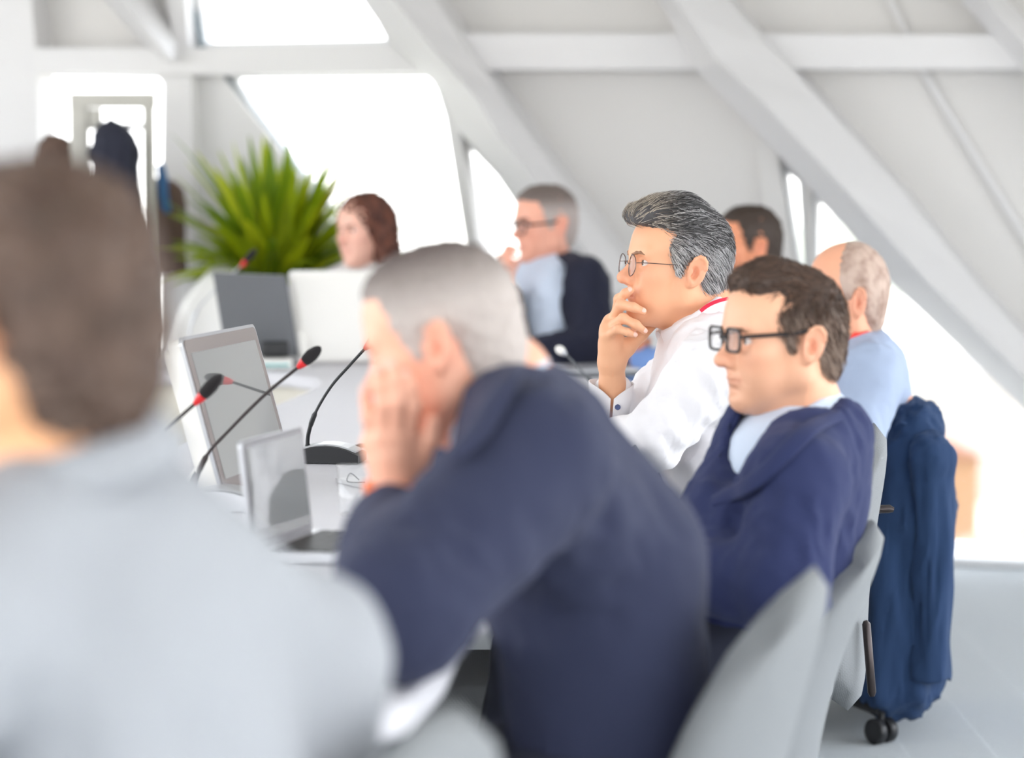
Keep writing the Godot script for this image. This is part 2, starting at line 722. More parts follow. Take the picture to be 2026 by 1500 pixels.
# a wall of boxes round a row of openings, along x or z
func wall_with_windows(called: String, label: String, from: Vector3, to: Vector3, thick: Vector3, low: float, high: float, gaps: Array, first: int):
	var along := to - from
	var st := st_new()
	var length := along.length()
	var u := along / length
	var put := func(s0: float, s1: float, y0: float, y1: float):
		if s1 - s0 < 0.001:
			return
		var o := PackedVector3Array([from + u * s0 + Vector3.UP * y0, from + u * s1 + Vector3.UP * y0, from + u * s1 + Vector3.UP * y1, from + u * s0 + Vector3.UP * y1])
		prism(st, o, thick)
	put.call(0.0, length, 0.0, low)
	put.call(0.0, length, high, ROOM_TOP)
	var s := 0.0
	for g in gaps:
		put.call(s, g[0], low, high)
		s = g[1]
	put.call(s, length, low, high)
	struct_mesh(called, label, "wall", st_done(st), mats.wall_paint)
	var k := first
	for g in gaps:
		var w := Node3D.new()
		w.name = "window_%d" % k
		add_child(w, true)
		tag(w, "tall white framed window number %d of the side walls, out of the photo" % k, "window", "", "structure")
		var mid: Vector3 = from + u * ((g[0] + g[1]) / 2) + Vector3.UP * ((low + high) / 2) + thick / 2
		var wide: float = g[1] - g[0]
		var turn := Basis(u, Vector3.UP, u.cross(Vector3.UP))
		var f := st_new()
		for q in [[Vector3(0, (high - low) / 2 - 0.03, 0), Vector3(wide, 0.06, 0.08)], [Vector3(0, -(high - low) / 2 + 0.03, 0), Vector3(wide, 0.06, 0.08)], [Vector3(wide / 2 - 0.03, 0, 0), Vector3(0.06, high - low - 0.12, 0.08)], [Vector3(-wide / 2 + 0.03, 0, 0), Vector3(0.06, high - low - 0.12, 0.08)]]:
			box_into(f, Transform3D(Basis(), q[0]), q[1])
		part("window_frame", st_done(f), mats.frame_paint, w, Transform3D(turn, mid))
		part("pane", box_mesh(Vector3(wide - 0.12, high - low - 0.12, 0.012)), mats.pane, w, Transform3D(turn, mid))
		k += 1

func room():
	var fa := FAR_A + far_along() * ((LEFT - FAR_A.x) / far_along().x)
	var fb := FAR_A + far_along() * ((RIGHT - FAR_A.x) / far_along().x)
	# floor and ceiling follow the turned far wall
	var plan := PackedVector3Array([Vector3(LEFT - 0.2, 0, BACK + 0.2), Vector3(RIGHT + 0.2, 0, BACK + 0.2), fb + far_along() * 0.2, fa - far_along() * 0.2])
	struct_mesh("floor", "pale blue-grey carpet floor under the meeting table", "floor", prism_mesh(plan, Vector3(0, -0.2, 0)), mats.carpet)
	var st := st_new()
	var top := PackedVector3Array()
	for s in [[LEFT - 0.2, RIGHT + 0.2]]:
		top = PackedVector3Array([Vector3(s[0], ROOM_TOP, BACK + 0.2), Vector3(s[1], ROOM_TOP, BACK + 0.2), Vector3(s[1], ROOM_TOP, fa.z + (s[1] - fa.x) / 3.6), Vector3(s[0], ROOM_TOP, fa.z + (s[0] - fa.x) / 3.6)])
		prism(st, top, Vector3(0, 0.2, 0))
	struct_mesh("ceiling", "flat white ceiling above the meeting table", "ceiling", st_done(st), mats.wall_paint)
	wall_with_windows("wall_left", "white left side wall with tall windows", Vector3(LEFT, 0, BACK), Vector3(LEFT, 0, fa.z), Vector3(-0.2, 0, 0), 0.12, 2.62, [[0.3, 3.3], [3.6, 6.6], [6.9, 9.9], [10.2, 13.2]], 10)
	wall_with_windows("wall_right", "white right side wall with tall windows", Vector3(RIGHT, 0, BACK), Vector3(RIGHT, 0, fb.z), Vector3(0.2, 0, 0), 0.12, 2.62, [[0.3, 3.6], [3.9, 7.2], [7.5, 11.4]], 14)
	wall_with_windows("wall_back", "white wall behind the photographer with wide windows", Vector3(LEFT - 0.2, 0, BACK), Vector3(RIGHT + 0.2, 0, BACK), Vector3(0, 0, 0.2), 0.12, 2.62, [[0.4, 4.0], [4.4, 8.0]], 17)

func far_window(called: String, label: String, pts: Array, bars := 0.035):
	var w := Node3D.new()
	w.name = called
	add_child(w, true)
	w.transform = far_frame()
	tag(w, label, "window", "", "structure")
	var o := far_poly(pts, 0.0)
	var st := st_new()
	for k in o.size():
		var a := o[k]
		var b := o[(k + 1) % o.size()]
		var d := (b - a)
		if d.length() < 0.03:
			continue
		var u := d.normalized()
		var mid := (a + b) / 2
		box_into(st, Transform3D(Basis(u, Vector3(0, 0, 1).cross(u), Vector3(0, 0, 1)), Vector3(mid.x, mid.y, -0.06)), Vector3(d.length(), bars, 0.07))
	part("window_frame", st_done(st), mats.frame_paint, w)
	var g := PackedVector3Array()
	for p in o:
		g.append(Vector3(p.x, p.y, -0.05))
	part("pane", prism_mesh(g, Vector3(0, 0, -0.012)), mats.pane, w)

func far_bar(called: String, label: String, pts: Array, off: float, thick: float, m: Material) -> MeshInstance3D:
	return struct_mesh(called, label, "beam", prism_mesh(far_poly(pts, off), Vector3(0, 0, -thick)), m, far_frame())

# a slanting beam with a ridge: edge lines low / ridge / high given as rows of pixels
func ridge_beam(called: String, label: String, low: Array, ridge: Array, high: Array, offs: Array, m: Material):
	var rings := []
	for i in low.size():
		var a := far_px(low[i][0], low[i][1], offs[0])
		var b := far_px(ridge[i][0], ridge[i][1], offs[1])
		var c := far_px(high[i][0], high[i][1], offs[2])
		rings.append(PackedVector3Array([a, b, c, Vector3(c.x, c.y, 0.0), Vector3(a.x, a.y, 0.0)]))
	var st := st_new()
	loft(st, rings, true, true, false)
	struct_mesh(called, label, "beam", st_done(st), m, far_frame())

func facade():
	var w0 := [[70, 141], [312, 145], [326, 165], [318, 700], [84, 700]]
	var w1 := [[362, -170], [396, 93], [774, 86], [640, -170]]
	var w2 := [[440, 146], [850, 142], [868, 175], [885, 230], [948, 560], [948, 800], [860, 800], [720, 560], [640, 420], [530, 272]]
	var w3 := [[903, 256], [985, 342], [1080, 480], [1180, 640], [1180, 800], [990, 800]]
	var w4 := [[1539, 317], [1587, 356], [1600, 560], [1600, 760], [1574, 560]]
	var w5 := [[1606, 372], [1700, 470], [1740, 530], [1990, 760], [2290, 1050], [2290, 1116], [1885, 1087], [1606, 1067]]
	var wall := CSGCombiner3D.new()
	wall.name = "wall_far"
	wall.transform = far_frame()
	add_child(wall, true)
	tag(wall, "white far wall of slanted openings and grey-white panels behind the seated group", "wall", "", "structure")
	wall.material_override = mats.panel_paint
	var body := CSGBox3D.new()
	body.name = "wall_body"
	var l0 := (LEFT - 0.2 - FAR_A.x) / far_along().x
	var l1 := (RIGHT + 0.2 - FAR_A.x) / far_along().x
	body.size = Vector3(l1 - l0, ROOM_TOP + 0.2, 0.16)
	body.position = Vector3((l0 + l1) / 2, (ROOM_TOP + 0.2) / 2, -0.08)
	wall.add_child(body, true)
	var w6 := [[2470, 480], [2800, 560], [2800, 1120], [2520, 1105]]
	for w in [w0, w1, w2, w3, w4, w5, w6]:
		var hole := CSGPolygon3D.new()
		hole.name = "opening"
		var poly := PackedVector2Array()
		for p in far_poly(w, 0.0):
			poly.append(Vector2(p.x, p.y))
		hole.polygon = poly
		hole.depth = 0.6
		hole.position.z = 0.3
		hole.operation = CSGShape3D.OPERATION_SUBTRACTION
		wall.add_child(hole, true)
	far_window("window_1", "white framed window behind the coat rack at the far left", w0)
	far_window("window_2", "bright upper window above the horizontal white beam, left of centre", w1)
	far_window("window_3", "large bright slanted window behind the green plant", w2)
	far_window("window_4", "narrow bright sliver window left of the man in the dark suit", w3)
	far_window("window_5", "narrow bright sliver window behind the dark-haired man", w4)
	far_window("window_6", "large bright window under the diagonal beam above the carpet at right", w5)
	far_window("window_7", "next bright window of the far wall beyond the right edge of the photo", w6)
	# dark gaskets along two window edges
	far_bar("trim_1", "thin grey seal along the left edge of the upper window", [[362, -170], [370, 0], [393, 94], [400, 94], [378, 0], [371, -170]], 0.02, 0.05, mats.gasket)
	far_bar("trim_2", "thin grey seal along the slanted left edge of the window behind the plant", [[436, 150], [530, 266], [640, 412], [648, 414], [538, 266], [444, 150]], 0.02, 0.05, mats.gasket)
	# column at the far left, horizontal beams
	far_bar("trim_3", "white column at the far left edge behind the nearest head", [[-200, -400], [58, -400], [62, 0], [74, 140], [86, 700], [-200, 700]], 0.14, 0.14, mats.beam_paint)
	far_bar("trim_4", "horizontal white beam above the coat rack and the plant", [[60, 95], [360, 95], [790, 87], [880, 90], [890, 142], [440, 148], [60, 142]], 0.16, 0.16, mats.beam_paint)
	far_bar("trim_5", "horizontal white beam under the ceiling panels at upper right", [[850, 66], [2400, 70], [2400, 136], [850, 138]], 0.16, 0.16, mats.beam_paint)
	# post and sloping jamb between the two left windows
	far_bar("trim_6", "white post between the coat rack window and the plant window", [[322, 140], [380, 140], [384, 760], [316, 760]], 0.12, 0.12, mats.beam_paint)
	far_bar("trim_7", "sloping white jamb left of the plant window", [[384, 150], [436, 150], [530, 266], [640, 412], [716, 560], [860, 800], [384, 800]], 0.05, 0.05, mats.beam_paint)
	far_bar("trim_8", "sloping white strip at the left of the upper window", [[310, -170], [350, -170], [375, 95], [345, 110]], 0.08, 0.08, mats.beam_paint)
	far_bar("trim_9", "grey upright mullion right of the plant window", [[864, 150], [896, 150], [910, 270], [948, 500], [985, 800], [955, 800], [924, 500], [880, 230]], 0.1, 0.1, mats.beam_paint)
	# slanting roof beams with a ridge
	ridge_beam("trim_10", "short diagonal white beam at the upper left corner", [[150, -170], [205, 0], [310, 122]], [[190, -170], [246, 0], [340, 118]], [[230, -170], [287, 0], [362, 110]], [0.1, 0.26, 0.12], mats.beam_paint)
	ridge_beam("trim_11", "diagonal white beam crossing above the man in the dark suit", [[590, -170], [715, 0], [775, 86], [868, 176], [905, 257], [985, 342], [1080, 480], [1300, 800]], [[650, -170], [780, 0], [850, 90], [940, 190], [985, 265], [1062, 360], [1160, 500], [1370, 800]], [[740, -170], [862, 0], [920, 90], [985, 180], [1040, 260], [1120, 370], [1215, 500], [1420, 800]], [0.2, 0.36, 0.22], mats.beam_paint)
	ridge_beam("trim_12", "broad diagonal white beam running down to the right edge", [[1140, -170], [1311, 12], [1380, 142], [1479, 243], [1615, 385], [1763, 560], [2026, 812], [2330, 1105]], [[1220, -170], [1356, 30], [1420, 120], [1509, 202], [1673, 377], [1837, 560], [2080, 800], [2400, 1105]], [[1330, -170], [1440, 0], [1530, 100], [1620, 195], [1780, 372], [1930, 560], [2150, 800], [2470, 1105]], [0.22, 0.42, 0.24], mats.beam_paint)
	ridge_beam("trim_13", "diagonal white beam at the upper right corner", [[1740, -170], [1900, 0], [2026, 150], [2300, 450]], [[1800, -170], [1950, 0], [2060, 130], [2330, 430]], [[1850, -170], [1992, 0], [2100, 110], [2360, 400]], [0.14, 0.28, 0.15], mats.beam_paint)
	far_bar("trim_14", "thin pale joint strip running down between two ceiling panels", [[1818, 138], [1830, 138], [2300, 905], [2288, 905]], 0.03, 0.03, mats.beam_paint)
	far_bar("trim_15", "thin pale joint strip above the horizontal beam at upper right", [[1722, -60], [1734, -60], [1800, 68], [1788, 68]], 0.03, 0.03, mats.beam_paint)
	far_bar("trim_16", "slim upright reveal left of the sliver window behind the dark-haired man", [[1490, 180], [1540, 315], [1574, 560], [1590, 800], [1560, 800], [1530, 560], [1500, 330]], 0.06, 0.06, mats.panel_paint)
	var s0 := far_px(1560, 1080).x
	var s1 := far_px(2700, 1080).x
	struct_mesh("trim_17", "low flat white sill on the floor along the right window", "sill", round_box(Vector3(s1 - s0, 0.03, 0.26), 0.006, 2), mats.frame_paint, far_frame() * Transform3D(Basis(), Vector3((s0 + s1) / 2, 0.015, 0.14)))

func outside():
	# what lies beyond the windows, far below
	var g := mat("outside_ground", col(226, 220, 208), 0.95)
	struct_mesh("ground", "pale sunlit ground of the town far below the windows", "ground", box_mesh(Vector3(600, 1.0, 500)), g, Transform3D(Basis(), Vector3(0, -14.5, -270)))
	var tones := [col(176, 148, 116), col(170, 150, 124), col(140, 104, 70), col(172, 166, 158), col(130, 110, 96)]
	var k := 0
	for b in [[14.0, 3.2, 70.0, 7.0, 6.0], [20.0, 2.6, 88.0, 9.0, 8.0], [13.5, 4.2, 110.0, 10.0, 9.0], [24.0, 5.0, 130.0, 12.0, 10.0], [9.5, 5.4, 96.0, 6.0, 7.0]]:
		var t := thing("building", ["low tan building outside, nearest below the right window", "cream block outside behind the low tan building", "brown-roofed block outside beyond the right window", "tall pale block farthest outside at right", "narrow grey-brown house outside, leftmost below the right window"][k], "building", Vector3(b[0], -14.0, -b[2]))
		var m := mat("far_wall_%d" % k, tones[k], 0.9)
		part("wall", box_mesh(Vector3(b[3], b[1], b[4])), m, t, Transform3D(Basis(), Vector3(0, b[1] / 2, 0)))
		var r := st_new()
		prism(r, PackedVector3Array([Vector3(-b[3] / 2 - 0.3, b[1], b[4] / 2 + 0.3), Vector3(b[3] / 2 + 0.3, b[1], b[4] / 2 + 0.3), Vector3(0, b[1] + 1.6, b[4] / 2 + 0.3)]), Vector3(0, 0, -b[4] - 0.6))
		part("roof", st_done(r), mat("far_roof_%d" % k, [col(168, 122, 96), col(146, 118, 98), col(128, 84, 62), col(150, 146, 140), col(120, 92, 78)][k], 0.9), t)
		k += 1
	var hill := mat("far_hill", col(176, 180, 166), 1.0)
	var st := st_new()
	var o := PackedVector3Array()
	for i in 41:
		var x := 26.0 + i * 4.0
		o.append(Vector3(x, -13.0 + 6.0 + 3.0 * sin(x * 0.03) + 1.5 * sin(x * 0.11 + 1.0), -330))
	o.append(Vector3(186, -20, -330))
	o.append(Vector3(26, -20, -330))
	prism(st, o, Vector3(0, 0, -40))
	struct_mesh("hills", "hazy low hills on the horizon outside", "hills", st_done(st), hill)

# ------------------------------------------------------------------ furniture
func table_ring():
	var outer := PackedVector3Array()
	for p in [[-1.05, 1.7], [-0.80, 2.05], [-0.54, 2.48], [-0.14, 2.86], [-0.06, 3.4], [0.03, 4.0], [0.09, 4.6], [0.18, 5.2], [0.38, 6.0], [0.40, 6.9], [0.30, 7.7], [0.0, 8.22], [-0.5, 8.45], [-1.2, 8.5], [-2.0, 8.3], [-2.6, 7.5], [-2.85, 6.0], [-2.8, 4.2], [-2.4, 2.6], [-1.7, 1.8]]:
		outer.append(Vector3(p[0], 0.75, -p[1]))
	var inner := PackedVector3Array()
	for p in [[-0.95, 3.6], [-0.82, 4.4], [-0.75, 5.4], [-0.68, 6.1], [-0.57, 6.95], [-0.53, 7.45], [-0.64, 7.78], [-0.98, 7.9], [-1.5, 7.85], [-1.9, 7.5], [-2.1, 6.3], [-2.05, 4.8], [-1.8, 3.6], [-1.35, 3.1]]:
		inner.append(Vector3(p[0], 0.75, -p[1]))
	outer = smooth_path(outer, 6, true)
	inner = smooth_path(inner, 9, true)
	var t := thing("meeting_table", "large white ring-shaped meeting table with an open middle", "table")
	# top: resample both outlines by angle round the middle, then loft a rounded section
	var mid := Vector3(-1.3, 0.75, -5.4)
	var n := 140
	var ro := radial(outer, mid, n)
	var ri := radial(inner, mid, n)
	var top := st_new()
	var rings := []
	for k in n + 1:
		var a: Vector3 = ro[k % n]
		var b: Vector3 = ri[k % n]
		var u := (a - b).normalized()
		var dn := Vector3.DOWN
		rings.append(PackedVector3Array([a - u * 0.012, a + dn * 0.006, a + dn * 0.03, a - u * 0.012 + dn * 0.04, b + u * 0.008 + dn * 0.04, b + dn * 0.032, b + dn * 0.006, b + u * 0.008]))
	loft(top, rings, false, true, false)
	part("tabletop", st_done(top), mats.table_white, t)
	for row in [["inner_panel", ri, 0.03]]:
		var st := st_new()
		var rr := []
		for k in n + 1:
			var b: Vector3 = row[1][k % n]
			var u: Vector3 = (ro[k % n] - ri[k % n]).normalized()
			var p: Vector3 = b + u * row[2]
			rr.append(PackedVector3Array([Vector3(p.x, 0.71, p.z), Vector3(p.x, 0.04, p.z), Vector3(p.x, 0.04, p.z) + u * 0.025, Vector3(p.x, 0.71, p.z) + u * 0.025]))
		loft(st, rr, false, true, false)
		part(row[0], st_done(st), mats.table_cream, t)
	for k in [4, 24, 44, 64, 84, 104, 124]:
		var c: Vector3 = ri[k].lerp(ro[k], 0.3)
		part("leg", lathe_mesh(PackedVector2Array([Vector2(0.14, 0), Vector2(0.14, 0.015), Vector2(0.04, 0.03), Vector2(0.035, 0.71)])), mats.plastic_white, t, Transform3D(Basis(), Vector3(c.x, 0.0, c.z)))

func radial(outline: PackedVector3Array, mid: Vector3, n: int) -> PackedVector3Array:
	var out := PackedVector3Array()
	var m := outline.size()
	for k in n:
		var dir := Vector2.RIGHT.rotated(TAU * k / n)
		var best := 0.0
		for i in m:
			var a := Vector2(outline[i].x - mid.x, outline[i].z - mid.z)
			var b := Vector2(outline[(i + 1) % m].x - mid.x, outline[(i + 1) % m].z - mid.z)
			var hit = Geometry2D.segment_intersects_segment(Vector2.ZERO, dir * 20.0, a, b)
			if hit != null:
				best = maxf(best, hit.length())
		out.append(Vector3(mid.x + dir.x * best, mid.y, mid.z + dir.y * best))
	return out

# an upholstered shell chair that faces local -x; the origin is on the floor under the seat
func chair(label: String, pos: Vector3, turn: float, top := 0.80, lean := 0.16, fabric: Material = null, wrap := 50.0, arms := false) -> Node3D:
	var t := thing("conference_chair", label, "chair", pos, turn, "upholstered meeting chairs")
	fabric = fabric if fabric else mats.chair_fabric
	# backrest: a curved cushion shell
	var st := st_new()
	st.set_smooth_group(0)
	var na := 22
	var nb := 18
	var front := []
	var back := []
	for j in nb + 1:
		var b := -1.0 + 2.0 * j / nb
		var rf := PackedVector3Array()
		var rb := PackedVector3Array()
		for i in na + 1:
			var a := -1.0 + 2.0 * i / na
			var wide := pow(1.0 - pow(absf(b), 3.0) * 0.80, 0.5) * (1.0 if b < 0 else 1.0 - 0.16 * b)
			var phi := a * deg_to_rad(wrap) * wide
			var h := (b * (1.0 - (0.22 if b > 0.0 else 0.12) * pow(absf(a), 3.0)) * 0.5 + 0.5)
			var y := lerpf(0.25, top, h)
			var r := 0.25
			var bend := lean * pow(h, 1.3) - 0.02 * sin(h * PI)
			var centre := Vector3(0.24 - r + bend, y, 0)
			var nrm := Vector3(cos(phi), 0.1, sin(phi)).normalized()
			var p := centre + Vector3(cos(phi) * r, 0, sin(phi) * r * 0.96)
			var e := maxf(pow(absf(a), 5.0), pow(absf(b), 5.0))
			var th := 0.044 * sqrt(maxf(1.0 - e, 0.0))
			rf.append(p - nrm * th)
			rb.append(p + nrm * th)
		front.append(rf)
		back.append(rb)
	for j in nb:
		for i in na:
			var f := [front[j][i], front[j][i + 1], front[j + 1][i + 1], front[j + 1][i]]
			var g := [back[j][i], back[j][i + 1], back[j + 1][i + 1], back[j + 1][i]]
			for k in [0, 1, 2, 0, 2, 3]:
				st.add_vertex(f[k])
			for k in [0, 2, 1, 0, 3, 2]:
				st.add_vertex(g[k])
	part("backrest", st_done(st), fabric, t)
	part("seat", round_box(Vector3(0.44, 0.13, 0.44), 0.045, 4), fabric, t, Transform3D(Basis(), Vector3(-0.03, 0.35, 0)))
	if arms:
		for s in [-1.0, 1.0]:
			part("armrest", tube_mesh(smooth_path(PackedVector3Array([Vector3(0.06, 0.40, s * 0.26), Vector3(0.07, 0.52, s * 0.285), Vector3(0.04, 0.62, s * 0.285), Vector3(-0.06, 0.64, s * 0.28), Vector3(-0.16, 0.64, s * 0.275)]), 4), 0.014, 8), mats.dark_metal, t)
	part("column", lathe_mesh(PackedVector2Array([Vector2(0.03, 0.08), Vector2(0.03, 0.22), Vector2(0.022, 0.22), Vector2(0.022, 0.27), Vector2(0.10, 0.28), Vector2(0.10, 0.288)]), 16), mats.plastic_black, t)
	for k in 5:
		var a := TAU * k / 5 + 0.925
		var d := Vector3(cos(a), 0, sin(a))
		part("leg", tube_mesh(PackedVector3Array([d * 0.02 + Vector3(0, 0.115, 0), d * 0.16 + Vector3(0, 0.105, 0), d * 0.34 + Vector3(0, 0.078, 0)]), PackedFloat32Array([0.026, 0.022, 0.016]), 8), mats.plastic_black, t)
		if true:
			var c := st_new()
			var side := Vector3(-d.z, 0, d.x)
			for s in [-1.0, 1.0]:
				var o: Vector3 = d * 0.34 + Vector3(0, 0.031, 0) + side * (s * 0.017)
				tube(c, PackedVector3Array([o - side * 0.011, o - side * 0.009, o + side * 0.009, o + side * 0.011]), PackedFloat32Array([0.024, 0.03, 0.03, 0.024]), 18)
			tube(c, PackedVector3Array([d * 0.34 + Vector3(0, 0.075, 0), d * 0.34 + Vector3(0, 0.035, 0)]), 0.009, 8)
			part("caster", st_done(c), mats.plastic_black, t)
	return t

func chairs():
	var y := func(d: float) -> float: return deg_to_rad(d)
	var ca := chair("grey fabric chair of the man in the white shirt, dark bar on its back", Vector3(0.44, 0, -5.38), 0.0, 0.83, 0.05)
	part("back_bar", tube_mesh(PackedVector3Array([at_px(1712, 1228, 5.24), at_px(1714, 1235, 5.24), at_px(1725, 1370, 5.24), at_px(1726, 1378, 5.24)]), PackedFloat32Array([0.004, 0.0085, 0.0085, 0.005]), 12), mats.dark_metal, ca, ca.transform.affine_inverse())
	part("back_handle", tube_mesh(PackedVector3Array([at_px(1710, 1009, 5.36), at_px(1760, 1007, 5.36), at_px(1768, 1009, 5.36)]), PackedFloat32Array([0.0085, 0.0085, 0.005]), 12), mats.dark_metal, ca, ca.transform.affine_inverse())
	chair("grey fabric chair of the man with black glasses, its back tilted behind the navy jacket", Vector3(0.222, 0, -4.44), 0.0, 0.755, 0.14)
	chair("grey fabric chair of the leaning man, large and blurred at the bottom edge", Vector3(0.038, 0, -3.42), y.call(-14.0), 0.84, 0.11)
	chair("pale grey chair back of the nearest man, low at the bottom edge", Vector3(-0.33, 0, -2.46), y.call(-32.0), 0.87, 0.08)
	chair("grey chair behind the far table under the blue jacket", Vector3(0.66, 0, -6.48), 0.0, 0.79, 0.06)
	chair("empty grey chair pushed to the table, its back showing before the white shirt", Vector3(-0.09, 0, -4.95), 0.0, 0.83, 0.08)
	chair("black chair of the man in the dark suit at the far end", Vector3(0.10, 0, -8.68), y.call(25.0), 0.83, 0.08, mats.plastic_black)
	chair("dark chair of the bearded man, hidden behind the man in focus", Vector3(0.76, 0, -8.26), y.call(5.0), 0.80, 0.08, mats.plastic_black)
	chair("dark chair of the curly-haired woman behind the blank monitor", Vector3(-0.48, 0, -9.0), y.call(52.0), 0.80, 0.08, mats.plastic_black)
	chair("empty white high-backed chair between the laptop and the coat rack", Vector3(-1.04, 0, -8.86), y.call(80.0), 1.02, 0.06, mats.pot)
	# the blue jacket over the chair
	var o := Vector3(at_px(1800, 1000, 6.42).x, at_px(1800, 1400, 6.42).y, -6.42)
	var t := thing("suit_jacket", "dark blue suit jacket hung over the chair back of the balding man", "jacket", o)
	var body := Field.new()
	var f := Vector3(0.94, 0, 0.34)
	for d in [6.28, 6.46, 6.64]:
		body.cap(at_px(1818, 862, d) - o, at_px(1808, 1000, d) - o, 0.058, 0.080, 0.05)
		body.cap(at_px(1806, 1000, d) - o, at_px(1786, 1345, d) - o, 0.082, 0.090, 0.05)
	body.cap(at_px(1765, 900, 6.26) - o, at_px(1745, 1370, 6.24) - o, 0.040, 0.056, 0.05)
	body.cap(at_px(1815, 836, 6.30) - o, at_px(1815, 836, 6.62) - o, 0.048, 0.048, 0.04)
	body.ell(at_px(1780, 1490, 6.38) - o, Vector3(0.40, 0.105, 0.40), 0.012, true)
	var bb := bounds(body)
	var g := net(body, bb[0], bb[1], 0.010)
	fold(g, 0.022, 1.3, Vector3(1.0, 0.16, 1.0), null, 0.007)
	var fl := Flesh.new()
	fl.add(g, Transform3D(), func(_p): return Color.WHITE)
	part("jacket_body", fl.mesh(), mats.jacket_blue, t)
	for s in [[1848, 905, 1846, 1300, 6.20], [1838, 905, 1836, 1285, 6.72]]:
		var sl := Field.new()
		sl.cap(at_px(s[0] - 26, s[1] - 44, s[4] + (0.05 if s[4] < 6.4 else -0.05)) - o, at_px(s[0], s[1], s[4]) - o, 0.036, 0.044, 0.03)
		sl.cap(at_px(s[0], s[1], s[4]) - o, at_px(s[2], s[3] + 90, s[4]) - o, 0.044, 0.050, 0.03, 1.2, Vector3(0.5, 0, 0.87))
		sl.ell(at_px(s[2], s[3] + 190, s[4]) - o, Vector3(0.3, 0.17, 0.3), 0.006, true, Basis(Vector3.BACK, -0.12))
		bb = bounds(sl)
		g = net(sl, bb[0], bb[1], 0.009)
		fold(g, 0.016, 1.3, Vector3(1.0, 0.2, 1.0), null, 0.006)
		fl = Flesh.new()
		fl.add(g, Transform3D(), func(_p): return Color.WHITE)
		part("sleeve", fl.mesh(), mats.jacket_blue, t)
	var cl := PackedVector3Array([at_px(1784, 850, 6.24) - o, at_px(1802, 812, 6.32) - o, at_px(1812, 802, 6.46) - o, at_px(1802, 812, 6.60) - o, at_px(1784, 850, 6.68) - o])
	part("collar", tube_mesh(smooth_path(cl, 5), 0.018, 10), mats.jacket_blue, t)

# the plant: strap leaves in a tall white planter
func plant():
	var base := Vector3(at_px(540, 560, 9.42).x, 0, -9.42)
	var t := thing("potted_plant", "bushy yellow-green strap-leaved plant in a tall white planter before the window", "plant", base)
	part("planter", lathe_mesh(PackedVector2Array([Vector2(0.13, 0.0), Vector2(0.135, 0.01), Vector2(0.165, 0.93), Vector2(0.165, 0.95), Vector2(0.15, 0.95), Vector2(0.145, 0.90)]), 32), mats.pot, t)
	part("soil", lathe_mesh(PackedVector2Array([Vector2(0.001, 0.905), Vector2(0.146, 0.90), Vector2(0.146, 0.88)]), 24), mats.soil, t)
	var r := RandomNumberGenerator.new()
	r.seed = 12
	# each leaf: bearing (degrees; 0 towards +x, 90 towards the camera), tilt from upright, length, width
	var list := []
	for k in 14:   # the tall ones that show against the window
		var spec: Array = [[182, 34, 0.68, 0.07], [200, 46, 0.60, 0.06], [170, 26, 0.58, 0.08], [5, 30, 0.66, 0.085], [-15, 26, 0.66, 0.075], [20, 40, 0.58, 0.07], [90, 8, 0.56, 0.085], [250, 10, 0.58, 0.08], [175, 12, 0.56, 0.09], [340, 14, 0.54, 0.09], [195, 20, 0.54, 0.08], [60, 18, 0.50, 0.08], [10, 18, 0.56, 0.08], [300, 6, 0.56, 0.09]][k]
		list.append(spec)
	for k in 150:
		list.append([r.randf_range(0, 360), r.randf_range(15, 88), r.randf_range(0.38, 0.60), r.randf_range(0.042, 0.078)])
	for s in list:
		var az: float = deg_to_rad(s[0])
		var tl: float = deg_to_rad(s[1])
		var out := Vector3(cos(az), 0, sin(az))
		var side := Vector3(-sin(az), 0, cos(az))
		var length: float = s[2] * (0.82 if out.x < -0.7 and tl > 0.8 else 1.0) * (0.85 if out.z > 0.6 and tl > 0.8 else 1.0)
		var wide: float = s[3]
		var p := Vector3(0, 0.90, 0) + out * r.randf_range(0.0, 0.05)
		var ang := tl * 0.55
		var n := 9
		var left := PackedVector3Array()
		var mid := PackedVector3Array()
		var right := PackedVector3Array()
		var twist := r.randf_range(-0.5, 0.5)
		for i in n + 1:
			var q := float(i) / n
			var w: float = wide * 0.5 * minf(0.4 + 1.3 * q, 1.0) * pow(maxf(1.0 - q * q, 0.0), 0.75) + 0.0015
			var dir := (Vector3.UP * cos(ang) + out * sin(ang)).normalized()
			var up := dir.cross(side)
			var sd := side.rotated(dir, twist * q)
			left.append(p - sd * w + up * (w * 0.35))
			mid.append(p)
			right.append(p + sd * w + up * (w * 0.35))
			p += dir * (length / n)
			ang += tl * 0.9 / n + r.randf_range(-0.02, 0.02)
		var st := st_new()
		st.set_smooth_group(0)
		var g := r.randf()
		var tint := col(lerpf(96, 190, g), lerpf(124, 196, g), lerpf(16, 34, g))
		if wide < 0.05 and r.randf() < 0.2:
			tint = col(150, 128, 60)
		st.set_color(lin(tint))
		for i in n:
			for q in [[left[i], mid[i], mid[i + 1], left[i + 1]], [mid[i], right[i], right[i + 1], mid[i + 1]]]:
				for k in [0, 2, 1, 0, 3, 2]:
					st.add_vertex(q[k])
		part("leaf", st_done(st), mats.leaf, t)

